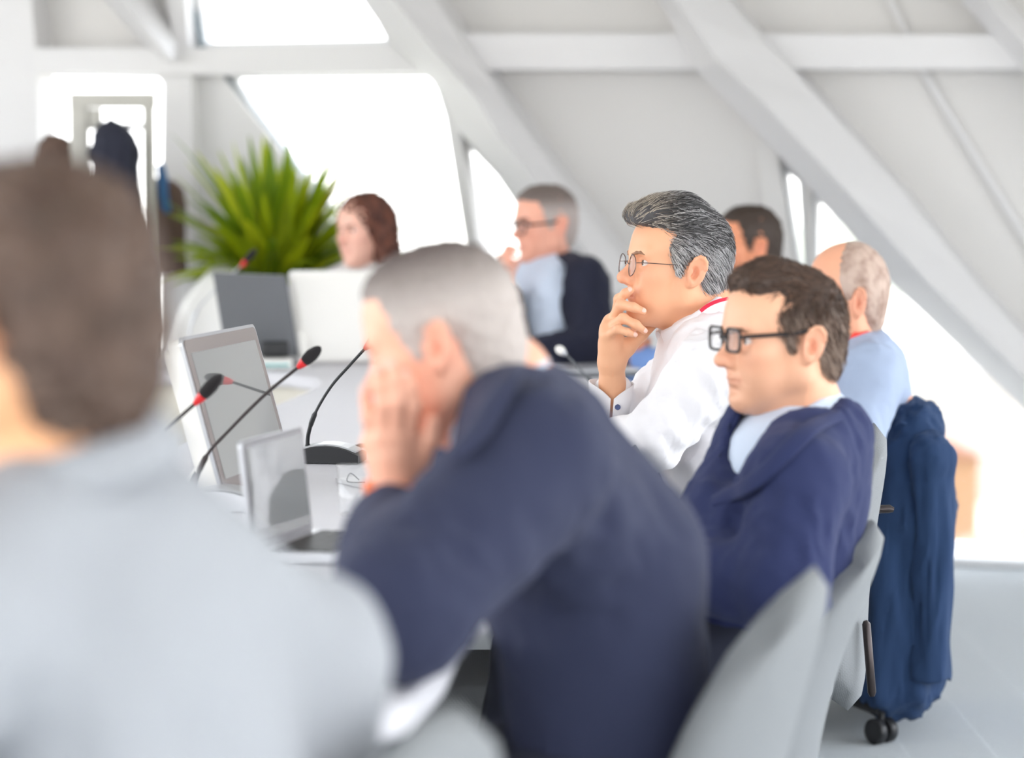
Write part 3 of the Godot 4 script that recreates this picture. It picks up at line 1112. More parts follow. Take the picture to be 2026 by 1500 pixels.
func coat_mesh(pts: Array, base: Vector3, cell := 0.014) -> ArrayMesh:
	var f := Field.new()
	for p in pts:
		f.cap(p[0] - base, p[1] - base, p[2], p[3], 0.05, p[4] if p.size() > 4 else 1.0, p[5] if p.size() > 5 else Vector3.BACK)
	var bb := bounds(f)
	# the hem hangs straight: cut just above the lowest round end
	f.ell(Vector3(0, -2.0, 0), Vector3.ONE * 2.0, 0.006, true)
	var g := net(f, bb[0], bb[1], cell)
	fold(g, 0.020, 1.8, Vector3(1, 0.10, 1), null, 0.006)
	var s := Flesh.new()
	s.add(g, Transform3D(), func(_p): return Color.WHITE)
	return s.mesh()

# pushes a net's vertices along their normals: broad noise, and narrower pinched creases of depth `pinch`
func fold(g: Array, depth: float, scale: float, stretch := Vector3.ONE, extra = null, pinch := 0.0):
	var v: PackedVector3Array = g[0]
	var n: PackedVector3Array = g[1]
	for i in v.size():
		var p := v[i] * stretch * scale
		var e := noise.get_noise_3dv(p) * depth
		if pinch > 0.0:
			var where := clampf(noise.get_noise_3dv(p * 0.6 + Vector3(7, 3, 1)) * 2.2 + 0.55, 0.0, 1.0)
			var r := 1.0 - absf(noise_b.get_noise_3d(p.x * 0.55, p.y * 0.35 + p.x * 0.25, p.z * 0.45)) * 3.0
			e += pinch * where * clampf(r, -1.0, 1.0)
		if extra != null:
			e += extra.call(v[i])
		v[i] += n[i] * e
	g[0] = v
	g[1] = normals_of(v, g[2])

func coats():
	var d := 9.55
	var s := d / FOCAL
	var a := at_px(140, 185, d)
	var b := at_px(306, 190, d)
	var t := thing("coat_rack", "pale free-standing coat rack frame before the left window", "coat rack", Vector3((a.x + b.x) / 2, 0, -d))
	var o := Vector3((a.x + b.x) / 2, 0, -d)
	for q in [[140, 176], [284, 306]]:
		var x0 := at_px(q[0], 300, d).x - o.x
		var x1 := at_px(q[1], 300, d).x - o.x
		part("post", round_box(Vector3(x1 - x0, a.y, 0.05), 0.008, 2), mats.rack, t, Transform3D(Basis(), Vector3((x0 + x1) / 2, a.y / 2, 0)))
	part("top_rail", round_box(Vector3(b.x - a.x + 0.006, 30 * s, 0.058), 0.008, 2), mats.rack, t, Transform3D(Basis(), Vector3(0, a.y - 15 * s + 0.003, 0)))
	part("back_board", round_box(Vector3(30 * s, 42 * s, 0.03), 0.006, 2), mats.rack, t, Transform3D(Basis(), Vector3(at_px(187, 236, d).x - o.x, at_px(187, 236, d).y, 0)))
	var rail_y := at_px(230, 250, d).y
	part("hanging_rail", tube_mesh(PackedVector3Array([Vector3(a.x - o.x + 0.04, rail_y, 0), Vector3(b.x - o.x - 0.02, rail_y, 0)]), 0.012, 10), mats.chrome, t)
	part("foot", round_box(Vector3(0.42, 0.05, 0.35), 0.01, 2), mats.rack, t, Transform3D(Basis(), Vector3(0, 0.025, 0)))
	# coats
	for c in [["dark navy coat hanging in the middle of the pale coat rack", 224, 262, 46, mats.coat_navy, 9.46, 620], ["brown coat hanging on the left outer side of the coat rack", 112, 290, 26, mats.coat_brown, 9.62, 560], ["brown coat hanging right of the coat rack against the white post", 322, 372, 20, mats.coat_brown, 9.78, 540]]:
		var p := at_px(c[1], c[2] + 14, c[5])
		var q := at_px(c[1], c[6], c[5])
		var h: float = c[3] * c[5] / FOCAL
		var base := Vector3(p.x, q.y, p.z)
		var th := thing("coat", c[0], "coat", base, 0.0, "coats by the window")
		var lx := Vector3(h * 0.55, 0, 0)
		part("coat_body", coat_mesh([[p - lx * 1.1 + Vector3(0, -0.05, 0), p + Vector3(0, 0.01, 0), 0.032, 0.026], [p + lx * 1.1 + Vector3(0, -0.05, 0), p + Vector3(0, 0.01, 0), 0.032, 0.026], [p - lx * 0.5, q - lx * 1.0, 0.045, 0.065], [p + lx * 0.5, q + lx * 1.0, 0.045, 0.065]], base), c[4], th)
		part("sleeve", coat_mesh([[p + lx * 1.1 + Vector3(0, -0.03, 0.02), q + lx * 1.35 + Vector3(0, 0.05, 0.03), 0.032, 0.04]], base), c[4], th)
		part("hanger", tube_mesh(smooth_path(PackedVector3Array([Vector3(-h * 0.5, p.y - base.y + 0.02, 0), Vector3(0, p.y - base.y + 0.05, 0), Vector3(h * 0.5, p.y - base.y + 0.02, 0)]), 4), 0.006, 6), mats.dark_metal, th)
	var sc := at_px(317, 330, 9.70)
	var se := at_px(326, 420, 9.70)
	var sb := thing("scarf", "blue scarf hung beside the brown coat at the white post", "scarf", se)
	part("cloth", coat_mesh([[sc, se, 0.012, 0.02, 1.0]], se, 0.008), mats.coat_blue, sb)

# ------------------------------------------------------------------ things on the table
func flat_panel(st: SurfaceTool, bl: Vector3, br: Vector3, tr: Vector3, tl: Vector3, push: Vector3):
	prism(st, PackedVector3Array([bl, br, tr, tl]), push)

func panel(called: String, bl: Vector3, br: Vector3, tl: Vector3, m0: float, m1: float, n0: float, n1: float, lift: float, thick: float, m: Material, t: Node3D, o: Vector3, radius := 0.0) -> MeshInstance3D:
	# a slab on the rectangle bl, br, tl: from m0..m1 across and n0..n1 up, lifted off it
	var u := br - bl
	var v := tl - bl
	var n := u.cross(v).normalized()
	var pts := PackedVector3Array()
	if radius <= 0.0:
		for q in [[m0, n0], [m1, n0], [m1, n1], [m0, n1]]:
			pts.append(bl + u * q[0] + v * q[1] + n * lift - o)
	else:
		var rx := radius / u.length()
		var ry := radius / v.length()
		for q in [[m1 - rx, n0 + ry, -90], [m1 - rx, n1 - ry, 0], [m0 + rx, n1 - ry, 90], [m0 + rx, n0 + ry, 180]]:
			for k in 6:
				var a: float = deg_to_rad(q[2] + 18.0 * k)
				pts.append(bl + u * (q[0] + cos(a) * rx) + v * (q[1] + sin(a) * ry) + n * lift - o)
	return part(called, prism_mesh(pts, -n * thick), m, t)

func microphone(label: String, base: Vector3, turn: float, path: PackedVector3Array, head_from: Vector3, head_to: Vector3, body: Material, stem: Material, ring: Material = mats.red_ring, foam: Material = mats.foam):
	var t := thing("microphone", label, "microphone", base, turn, "gooseneck conference microphones")
	var inv := t.transform.affine_inverse()
	# base: a low arched wedge with a pale top plate
	var st := st_new()
	var arc := PackedVector3Array()
	arc.append(Vector3(-0.07, 0, 0.045))
	arc.append(Vector3(0.07, 0, 0.045))
	for k in 9:
		var x := 0.07 - 0.14 * k / 8.0
		arc.append(Vector3(x, 0.016 + 0.018 * (1.0 - pow(x / 0.07, 2.0)), 0.045))
	prism(st, arc, Vector3(0, 0, -0.09))
	part("mic_base", st_done(st), body, t)
	var tp := st_new()
	var lo := []
	for k in 9:
		var x := 0.062 - 0.124 * k / 8.0
		var y := 0.0165 + 0.018 * (1.0 - pow(x / 0.07, 2.0))
		lo.append(PackedVector3Array([Vector3(x, y, 0.032), Vector3(x, y + 0.003, 0.030), Vector3(x, y + 0.003, -0.036), Vector3(x, y, -0.038)]))
	loft(tp, lo, true, true, false)
	part("top_plate", st_done(tp), mats.silver, t)
	var local := PackedVector3Array()
	for p in path:
		local.append(inv * p)
	part("stand_collar", tube_mesh(PackedVector3Array([local[0] - Vector3(0, 0.003, 0), local[0] + Vector3(0, 0.006, 0), local[0] + Vector3(0, 0.02, 0)]), PackedFloat32Array([0.009, 0.008, 0.005]), 12), body, t)
	var sm := smooth_path(local, 8)
	var rad := PackedFloat32Array()
	for k in sm.size():
		var q := float(k) / (sm.size() - 1)
		rad.append(0.0042 if q < 0.3 else (0.0052 if q < 0.38 else 0.0030))
	part("gooseneck", tube_mesh(sm, rad, 10), stem, t)
	var a := inv * head_from
	var b := inv * head_to
	var d := b - a
	part("light_ring", tube_mesh(PackedVector3Array([a - d * 0.02, a, a + d * 0.16, a + d * 0.32]), PackedFloat32Array([0.003, 0.0045, 0.0075, 0.0092]), 16), ring, t)
	part("windscreen", tube_mesh(PackedVector3Array([a + d * 0.31, a + d * 0.4, a + d * 0.62, a + d * 0.82, a + d * 0.94, a + d]), PackedFloat32Array([0.0094, 0.0106, 0.0114, 0.0092, 0.006, 0.002]), 18), foam, t)

func table_things():
	# glossy touch monitor on the near table, tilted back
	var bl := Vector3(-0.514, 0.758, -4.74)
	var br := Vector3(-0.427, 0.758, -5.18)
	var tl := Vector3(-0.588, 1.040, -4.74)
	monitor("white touch monitor with a grey glossy screen beside the two gooseneck microphones", bl, br, tl, true)
	# its twin on the far side, seen from the back
	var d := 8.18
	monitor("white monitor seen from its blank back before the curly-haired woman", at_px(772, 713, d + 0.06), at_px(596, 715, d), at_px(748, 536, d + 0.03), false)
	# laptop on the near table, seen almost edge on
	laptop("slim grey laptop standing open in front of the man with the orange wristband", Vector3(-0.388, 0.765, -4.0), Vector3(-0.318, 0.765, -4.25), Vector3(-0.405, 0.931, -4.0), 0.22, "silver")
	# dark laptop on the far side, seen from its lid
	laptop("dark grey laptop on the far side, its lid left of the blank monitor", at_px(590, 705, 8.12), at_px(446, 700, 8.05), at_px(566, 545, 8.05), 0.22, "lid_grey")
	# microphones
	microphone("right gooseneck microphone on a black base, its head behind the leaning man", Vector3(at_px(650, 915, 5.40).x, 0.752, -5.40), -0.15, PackedVector3Array([at_px(609, 898, 5.41), at_px(610, 860, 5.40), at_px(625, 815, 5.39), at_px(655, 765, 5.38), at_px(690, 725, 5.37), at_px(722, 690, 5.36)]), at_px(722, 690, 5.36), at_px(760, 655, 5.34), mats.plastic_black, mats.plastic_black)
	microphone("tall gooseneck microphone with a red ring in front of the touch monitor", Vector3(at_px(436, 1005, 4.64).x, 0.752, -4.64), -0.12, PackedVector3Array([at_px(385, 1000, 4.66), at_px(388, 952, 4.66), at_px(410, 900, 4.66), at_px(450, 855, 4.66), at_px(520, 785, 4.66), at_px(592, 725, 4.66)]), at_px(590, 727, 4.66), at_px(634, 687, 4.64), mats.silver, mats.dark_metal)
	microphone("low gooseneck microphone with a red ring at the left edge of the touch monitor", Vector3(at_px(225, 1040, 4.45).x, 0.752, -4.45), -0.12, PackedVector3Array([at_px(205, 1030, 4.46), at_px(206, 1000, 4.46), at_px(225, 958, 4.46), at_px(262, 917, 4.46), at_px(320, 858, 4.46), at_px(388, 797, 4.46)]), at_px(386, 799, 4.46), at_px(438, 742, 4.44), mats.silver, mats.dark_metal)
	microphone("far gooseneck microphone with a red ring in front of the plant", Vector3(at_px(366, 690, 8.28).x, 0.752, -8.28), 0.1, PackedVector3Array([at_px(376, 690, 8.28), at_px(376, 650, 8.28), at_px(392, 612, 8.28), at_px(420, 580, 8.28), at_px(450, 550, 8.28), at_px(478, 526, 8.28)]), at_px(476, 528, 8.28), at_px(508, 492, 8.28), mats.silver, mats.silver)
	microphone("blurred gooseneck microphone with a pale head before the man in the dark suit", Vector3(at_px(1175, 800, 6.75).x, 0.752, -6.75), 0.3, PackedVector3Array([at_px(1180, 785, 6.75), at_px(1176, 765, 6.75), at_px(1160, 745, 6.75), at_px(1145, 728, 6.75), at_px(1130, 712, 6.75), at_px(1118, 700, 6.75)]), at_px(1120, 702, 6.75), at_px(1100, 686, 6.75), mats.plastic_grey, mats.plastic_grey, mats.silver, mats.plastic_white)
	# closed laptop / folder on the far right of the table
	var t := thing("closed_laptop", "closed grey laptop lying on the table before the man in the dark suit", "laptop", Vector3(at_px(1130, 740, 7.75).x, 0.751, -7.75), 0.35)
	part("laptop_base", round_box(Vector3(0.34, 0.014, 0.24), 0.006, 2), mats.lid_grey, t, Transform3D(Basis(), Vector3(0, 0.007, 0)))
	part("lid", round_box(Vector3(0.34, 0.008, 0.24), 0.004, 2), mats.silver, t, Transform3D(Basis(), Vector3(0, 0.019, 0)))
	# small things on the far side
	t = thing("desk_box", "black desk phone unit on the far table beside the blank monitor", "phone", Vector3(at_px(546, 690, 8.02).x, 0.751, -8.0), 0.1)
	part("phone_body", round_box(Vector3(0.10, 0.03, 0.09), 0.008, 2), mats.plastic_white, t, Transform3D(Basis(), Vector3(0, 0.016, 0)))
	part("handset", round_box(Vector3(0.085, 0.05, 0.03), 0.012, 3), mats.plastic_black, t, Transform3D(Basis(), Vector3(0, 0.058, 0)))
	part("label_strip", box_mesh(Vector3(0.08, 0.008, 0.004)), mats.teal, t, Transform3D(Basis(), Vector3(0, 0.014, 0.047)))
	t = thing("name_card", "white card with red print lying on the table beyond the white cuff", "card", Vector3(at_px(1262, 782, 7.1).x, 0.751, -7.05), 0.2)
	part("card", box_mesh(Vector3(0.16, 0.003, 0.11)), mats.paper, t, Transform3D(Basis(), Vector3(0, 0.002, 0)))
	part("red_print", box_mesh(Vector3(0.05, 0.002, 0.05)), mats.red_print, t, Transform3D(Basis(), Vector3(-0.02, 0.0045, 0)))
	# near the leaning man: clipped papers, a pen, a glass, cable
	t = thing("clipped_papers", "stack of white papers held by a black wire clip near the orange wristband", "papers", Vector3(at_px(735, 965, 4.95).x, 0.751, -4.95), 0.5)
	part("paper_stack", box_mesh(Vector3(0.15, 0.008, 0.21)), mats.paper, t, Transform3D(Basis(), Vector3(0.05, 0.005, 0)))
	part("binder_clip", tube_mesh(smooth_path(PackedVector3Array([Vector3(-0.02, 0.012, 0.012), Vector3(-0.045, 0.013, 0.014), Vector3(-0.052, 0.016, 0.004), Vector3(-0.04, 0.028, -0.006), Vector3(-0.02, 0.014, -0.012)]), 4), 0.0013, 6), mats.plastic_black, t)
	t = thing("pen", "dark pen lying on the white table left of the leaning man's fingers", "pen", Vector3(at_px(712, 862, 5.65).x, 0.752, -5.65), 0.35)
	part("barrel", tube_mesh(PackedVector3Array([Vector3(-0.012, 0.006, 0), Vector3(0.0, 0.006, 0), Vector3(0.12, 0.006, 0)]), PackedFloat32Array([0.001, 0.0045, 0.0045]), 10), mats.plastic_black, t)
	t = thing("drinking_glass", "empty clear drinking glass on the table beside the slim laptop", "glass", Vector3(at_px(706, 1040, 4.62).x, 0.751, -4.55))
	part("tumbler", lathe_mesh(PackedVector2Array([Vector2(0.001, 0.004), Vector2(0.022, 0.004), Vector2(0.024, 0.0), Vector2(0.026, 0.004), Vector2(0.030, 0.085), Vector2(0.0285, 0.085), Vector2(0.0245, 0.01), Vector2(0.001, 0.009)]), 28), mats.drinking_glass, t)
	var c := PackedVector3Array([at_px(612, 1075, 4.15), at_px(640, 1063, 4.22), at_px(672, 1064, 4.22), at_px(694, 1082, 4.18), at_px(700, 1100, 4.12)])
	for i in c.size():
		c[i].y = 0.7535
	t = thing("cable", "thin dark cable looping on the table behind the slim laptop", "cable", c[0])
	for i in c.size():
		c[i] -= t.position
	part("cord", tube_mesh(smooth_path(c, 6), 0.0022, 8), mats.dark_metal, t)
	t = thing("conference_unit", "black conference unit lying on the table beyond the leaning man's wrist", "microphone unit", Vector3(at_px(862, 905, 5.35).x, 0.752, -5.35), 0.2)
	part("unit_body", round_box(Vector3(0.10, 0.035, 0.08), 0.012, 3), mats.plastic_black, t, Transform3D(Basis(), Vector3(0, 0.0175, 0)))

func monitor(label: String, bl: Vector3, br: Vector3, tl: Vector3, screen: bool):
	var o := Vector3((bl.x + br.x) / 2, 0.751, (bl.z + br.z) / 2)
	var t := thing("monitor", label, "monitor", o, 0.0, "table monitors")
	panel("housing", bl, br, tl, 0.0, 1.0, 0.0, 1.0, 0.0, 0.024, mats.plastic_white, t, o, 0.014)
	panel("back_cover", bl, br, tl, 0.04, 0.96, 0.03, 0.95, -0.024, 0.018, mats.plastic_white, t, o, 0.02)
	panel("silver_edge", bl, br, tl, -0.004, 1.004, -0.004, 1.006, 0.003, 0.006, mats.silver, t, o, 0.015)
	panel("bezel", bl, br, tl, 0.012, 0.988, 0.015, 0.985, 0.0045, 0.004, mats.bezel, t, o, 0.012)
	panel("screen", bl, br, tl, 0.06, 0.94, 0.10, 0.90, 0.0055, 0.003, mats.screen_glass, t, o)
	var n := (br - bl).cross(tl - bl).normalized()
	var u := (br - bl).normalized()
	var back := bl.lerp(br, 0.5) - n * 0.04 - o
	# folding foot behind the panel
	var st := st_new()
	for s in [-0.13, 0.13]:
		var p: Vector3 = back + u * s
		prism(st, PackedVector3Array([p + Vector3(0, 0.09, 0), flat_at(p - n * 0.06, 0.002), flat_at(p - n * 0.078, 0.002), flat_at(p - n * 0.075, 0.010), p - n * 0.008 + Vector3(0, 0.10, 0)]), u * 0.022)
	part("stand", st_done(st), mats.plastic_white, t)
	var cb := PackedVector3Array([back + u * -0.19 + Vector3(0, 0.07, 0), back + u * -0.205 - n * 0.02 + Vector3(0, 0.05, 0), flat_at(back + u * -0.21 - n * 0.03, 0.007)])
	part("plug_cable", tube_mesh(smooth_path(cb, 5), 0.004, 8), mats.plastic_black, t)

func flat_at(p: Vector3, y: float) -> Vector3:
	return Vector3(p.x, y, p.z)

func laptop(label: String, bl: Vector3, br: Vector3, tl: Vector3, depth: float, finish: String):
	var o := Vector3((bl.x + br.x) / 2, 0.751, (bl.z + br.z) / 2)
	var t := thing("laptop", label, "laptop", o, 0.0, "open laptops")
	panel("lid", bl, br, tl, 0.0, 1.0, 0.0, 1.0, 0.0, 0.007, mats[finish], t, o, 0.008)
	panel("bezel", bl, br, tl, 0.008, 0.992, 0.01, 0.99, 0.0012, 0.002, mats.slim_bezel if finish == "silver" else mats.plastic_black, t, o, 0.006)
	panel("screen", bl, br, tl, 0.04, 0.96, 0.07, 0.94, 0.002, 0.001, mats.screen_glass, t, o)
	var u := br - bl
	u.y = 0
	var n := u.cross(Vector3.UP).normalized()
	var flat_n := (br - bl).cross(tl - bl)
	if n.dot(flat_n) < 0:
		n = -n
	var a := Vector3(bl.x, 0.766, bl.z) - o
	var st := st_new()
	prism(st, PackedVector3Array([a, a + u, a + u + n * depth, a + n * depth]), Vector3(0, -0.013, 0))
	part("keyboard_base", st_done(st), mats[finish], t)
	var keys := st_new()
	for r in 5:
		for k in 12:
			var c := a + u * (0.06 + 0.88 * (k + 0.5) / 12.0) + n * (0.03 + 0.02 * r) + Vector3(0, 0.0012, 0)
			box_into(keys, Transform3D(Basis(u.normalized(), Vector3.UP, u.normalized().cross(Vector3.UP)), c), Vector3(u.length() * 0.062, 0.002, 0.016))
	var km := part("keyboard_keys", st_done(keys), mats.plastic_black, t)
	km.set_meta("kind", "stuff")

# ------------------------------------------------------------------ people
# Heads are modelled in their own axes: x forward, y up, z to the person's right; the origin lies between the ears.

func head_field(o: Dictionary) -> Field:
	var f := Field.new()
	var jaw: float = o.get("jaw", 1.0)
	var nose: float = o.get("nose", 1.0)
	f.ell(Vector3(-0.008, 0.046, 0), Vector3(0.098, 0.084, 0.075), 0.03)
	f.ell(Vector3(0.038, 0.046, 0), Vector3(0.056, 0.062, 0.063), 0.03)
	f.ell(Vector3(0.042, -0.022, 0), Vector3(0.046, 0.076, 0.053), 0.03)
	for s in [-1.0, 1.0]:
		f.cap(Vector3(-0.002, -0.052, s * 0.047 * jaw), Vector3(0.070, -0.090, s * 0.014), 0.019, 0.016, 0.03)
		f.cap(Vector3(0.0, -0.01, s * 0.055), Vector3(0.0, -0.05, s * 0.048 * jaw), 0.02, 0.018, 0.03)
		f.ell(Vector3(0.060, -0.012, s * 0.042), Vector3(0.026, 0.020, 0.022), 0.025)
		f.ell(Vector3(0.058, -0.048, s * 0.034), Vector3(0.022, 0.028, 0.018), 0.03)
	f.ball(Vector3(0.076, -0.092, 0), 0.0175, 0.02)
	f.ell(Vector3(0.072, -0.052, 0), Vector3(0.024, 0.028, 0.026), 0.02)
	for s in [-1.0, 1.0]:
		f.cap(Vector3(0.086, 0.030, s * 0.008), Vector3(0.074, 0.031, s * 0.046), 0.011, 0.009, 0.018)
	# eye sockets, then lids over the eyeball
	for s in [-1.0, 1.0]:
		f.ell(Vector3(0.094, 0.010, s * 0.031), Vector3(0.016, 0.013, 0.019), 0.012, true)
		f.ell(Vector3(0.0715, 0.0115, s * 0.032), Vector3(0.0145, 0.0125, 0.0165), 0.006)
		f.cap(Vector3(0.083, 0.0165, s * 0.022), Vector3(0.078, 0.0150, s * 0.043), 0.0035, 0.0030, 0.005)
		f.cap(Vector3(0.083, 0.0050, s * 0.022), Vector3(0.078, 0.0055, s * 0.042), 0.0026, 0.0026, 0.006)
		f.ell(Vector3(0.0835, 0.0108, s * 0.0365), Vector3(0.0120, 0.0052, 0.0135), 0.003, true)
	# nose
	f.cap(Vector3(0.089, 0.018, 0), Vector3(0.1085 + 0.002 * nose, -0.018, 0), 0.0075, 0.0095, 0.012)
	f.cap(Vector3(0.090, -0.020, 0), Vector3(0.1135 + 0.003 * (nose - 1.0), -0.0225, 0), 0.015, 0.0115, 0.01)
	for s in [-1.0, 1.0]:
		f.ell(Vector3(0.098, -0.0285, s * 0.0125), Vector3(0.0115, 0.0085, 0.0065), 0.007)
		f.ell(Vector3(0.104, -0.0365, s * 0.0075), Vector3(0.0065, 0.0030, 0.0035), 0.003, true)
	# folds from the nose to the corners of the mouth
	for s in [-1.0, 1.0]:
		f.cap(Vector3(0.099, -0.030, s * 0.0215), Vector3(0.0865, -0.062, s * 0.0335), 0.0016, 0.0012, 0.008, 1.0, Vector3.UP, true)
	# lips
	f.cap(Vector3(0.0945, -0.0525, -0.004), Vector3(0.0945, -0.0525, 0.004), 0.0062, 0.0062, 0.006)
	for s in [-1.0, 1.0]:
		f.cap(Vector3(0.094, -0.0525, s * 0.004), Vector3(0.081, -0.0562, s * 0.024), 0.0058, 0.003, 0.005)
		f.cap(Vector3(0.0925, -0.0625, s * 0.003), Vector3(0.081, -0.0585, s * 0.022), 0.0066, 0.003, 0.006)
		f.cap(Vector3(0.101, -0.0575, s * 0.002), Vector3(0.086, -0.0575, s * 0.022), 0.0022, 0.0012, 0.003, 1.0, Vector3.UP, true)
	f.ell(Vector3(0.099, -0.075, 0), Vector3(0.012, 0.006, 0.02), 0.012, true)
	# ears
	for s in [-1.0, 1.0]:
		var t := Basis(Vector3(0, 0, 1), 0.25).rotated(Vector3.UP, s * 0.30)
		var c := Vector3(-0.016, 0.002, s * 0.0815)
		f.ell(c, Vector3(0.0185, 0.032, 0.0085), 0.006, false, t)
		f.ell(c + t * Vector3(0.004, -0.004, s * 0.0100), Vector3(0.0092, 0.0165, 0.0125), 0.003, true, t)
		f.ell(c + t * Vector3(-0.002, 0.015, s * 0.0085), Vector3(0.0105, 0.0095, 0.0050), 0.004, true, t)
		var rim := []
		for k in 9:
			var a := deg_to_rad(-40.0 + 30.0 * k)
			rim.append(c + t * Vector3(-0.0005 - 0.0005 * cos(a) + 0.0165 * sin(a - 0.6), 0.003 + 0.0285 * cos(a - 0.6), s * 0.0060))
		for k in 8:
			f.cap(rim[k], rim[k + 1], 0.0034, 0.0034, 0.003)
		f.ell(c + t * Vector3(0.0095, -0.004, s * 0.004), Vector3(0.0035, 0.0065, 0.0045), 0.003, false, t)
		f.ell(c + t * Vector3(0.004, -0.026, s * 0.001), Vector3(0.009, 0.009, 0.006), 0.006, false, t)
	return f

func skin_paint(o: Dictionary, p: Vector3) -> Color:
	var base: Color = o.get("skin", col(236, 178, 146))
	var c := lin(base)
	var red := lin(col(226, 132, 112))
	var blush := func(q: Vector3, r: float) -> float: return clampf(1.0 - (Vector3(p.x, p.y, absf(p.z)) - q).length() / r, 0.0, 1.0)
	c = c.lerp(red, 0.42 * blush.call(Vector3(0.112, -0.022, 0.0), 0.03))
	c = c.lerp(red, 0.22 * blush.call(Vector3(0.07, -0.015, 0.045), 0.04))
	c = c.lerp(red, 0.38 * blush.call(Vector3(-0.016, 0.0, 0.085), 0.04))
	if p.x > 0.075 and absf(p.z) < 0.026 and p.y < -0.047 and p.y > -0.069:
		c = c.lerp(lin(col(205, 106, 96)), 0.30 * clampf(1.0 - absf(p.y + 0.0575) / 0.012, 0.0, 1.0))
	var stubble: float = o.get("stubble", 0.0)
	if stubble > 0.0 and p.y < -0.035 and p.x > -0.01:
		c = c.lerp(lin(o.get("stubble_color", col(120, 96, 84))), stubble * clampf((-0.035 - p.y) / 0.02, 0.0, 1.0))
	return c

# hair caps; k: style
func hair_field(style: String) -> Field:
	var f := Field.new()
	if style == "quiff":
		f.ell(Vector3(-0.012, 0.050, 0), Vector3(0.104, 0.089, 0.081), 0.03)
		f.ell(Vector3(-0.056, -0.012, 0), Vector3(0.053, 0.074, 0.066), 0.03)
		f.cap(Vector3(0.094, 0.104, -0.028), Vector3(0.094, 0.104, 0.028), 0.021, 0.021, 0.03)
		f.cap(Vector3(0.050, 0.119, -0.03), Vector3(0.050, 0.119, 0.03), 0.026, 0.026, 0.04)
		f.cap(Vector3(0.0, 0.118, -0.02), Vector3(0.0, 0.118, 0.02), 0.034, 0.034, 0.04)
		f.ell(Vector3(0.088, 0.018, 0), Vector3(0.060, 0.066, 0.12), 0.010, true)
		for s in [-1.0, 1.0]:
			f.ell(Vector3(0.086, 0.045, s * 0.085), Vector3(0.042, 0.045, 0.04), 0.014, true)
	elif style == "top":
		f.ell(Vector3(-0.010, 0.048, 0), Vector3(0.102, 0.087, 0.079), 0.03)
		f.ell(Vector3(-0.056, -0.015, 0), Vector3(0.050, 0.072, 0.062), 0.03)
		f.cap(Vector3(0.060, 0.112, -0.03), Vector3(0.060, 0.112, 0.03), 0.018, 0.018, 0.03)
		f.cap(Vector3(0.02, 0.122, -0.02), Vector3(0.02, 0.122, 0.02), 0.022, 0.022, 0.04)
		f.ell(Vector3(0.100, 0.016, 0), Vector3(0.066, 0.078, 0.12), 0.010, true)
		for s in [-1.0, 1.0]:
			f.ell(Vector3(0.092, 0.05, s * 0.08), Vector3(0.046, 0.044, 0.04), 0.012, true)
	elif style == "crop":
		f.ell(Vector3(-0.010, 0.047, 0), Vector3(0.1005, 0.0865, 0.0775), 0.03)
		f.ell(Vector3(-0.056, -0.015, 0), Vector3(0.048, 0.068, 0.060), 0.03)
		f.ell(Vector3(0.040, 0.060, 0), Vector3(0.058, 0.060, 0.064), 0.03)
		f.ell(Vector3(0.094, 0.016, 0), Vector3(0.056, 0.074, 0.12), 0.010, true)
		for s in [-1.0, 1.0]:
			f.ell(Vector3(0.096, 0.060, s * 0.075), Vector3(0.046, 0.044, 0.04), 0.012, true)
	elif style == "full":
		f.ell(Vector3(-0.012, 0.048, 0), Vector3(0.108, 0.092, 0.084), 0.03)
		f.ell(Vector3(-0.060, -0.020, 0), Vector3(0.055, 0.080, 0.068), 0.03)
		f.ell(Vector3(0.050, 0.075, 0), Vector3(0.062, 0.055, 0.066), 0.03)
		f.ell(Vector3(0.092, 0.006, 0), Vector3(0.062, 0.074, 0.12), 0.010, true)
	elif style == "bald":
		f.ell(Vector3(-0.018, 0.034, 0), Vector3(0.095, 0.074, 0.0775), 0.03)
		f.ell(Vector3(-0.054, -0.015, 0), Vector3(0.050, 0.068, 0.062), 0.03)
		f.ell(Vector3(-0.016, 0.046, 0), Vector3(0.0985, 0.0855, 0.0765), 0.03)
		f.ell(Vector3(0.075, 0.125, 0), Vector3(0.080, 0.075, 0.062), 0.012, true)
		f.ell(Vector3(0.094, 0.015, 0), Vector3(0.082, 0.084, 0.12), 0.010, true)
	elif style == "bob":
		f.ell(Vector3(-0.012, 0.046, 0), Vector3(0.110, 0.094, 0.090), 0.03)
		for s in [-1.0, 1.0]:
			f.cap(Vector3(-0.01, 0.04, s * 0.068), Vector3(-0.02, -0.075, s * 0.082), 0.036, 0.042, 0.03)
		f.cap(Vector3(-0.06, 0.02, -0.03), Vector3(-0.065, -0.08, -0.04), 0.05, 0.048, 0.03)
		f.cap(Vector3(-0.06, 0.02, 0.03), Vector3(-0.065, -0.08, 0.04), 0.05, 0.048, 0.03)
		f.ell(Vector3(0.082, -0.01, 0), Vector3(0.070, 0.092, 0.066), 0.012, true)
	if style != "bob" and style != "bald":
		for s in [-1.0, 1.0]:
			f.cap(Vector3(0.026, 0.045, s * 0.066), Vector3(0.016, -0.002, s * 0.069), 0.014, 0.010, 0.012)
	if style != "bob":
		# clear the cheeks below the sideburns, the neck and the ears
		for s in [-1.0, 1.0]:
			f.ell(Vector3(0.062, -0.075, s * 0.07), Vector3(0.062, 0.068, 0.05), 0.008, true)
			f.ell(Vector3(-0.015, -0.008, s * 0.092), Vector3(0.024, 0.040, 0.030), 0.006, true)
			f.ell(Vector3(-0.002, -0.070, s * 0.07), Vector3(0.034, 0.055, 0.05), 0.010, true)
		f.ell(Vector3(0.02, -0.155, 0), Vector3(0.20, 0.075, 0.20), 0.006, true)
	return f

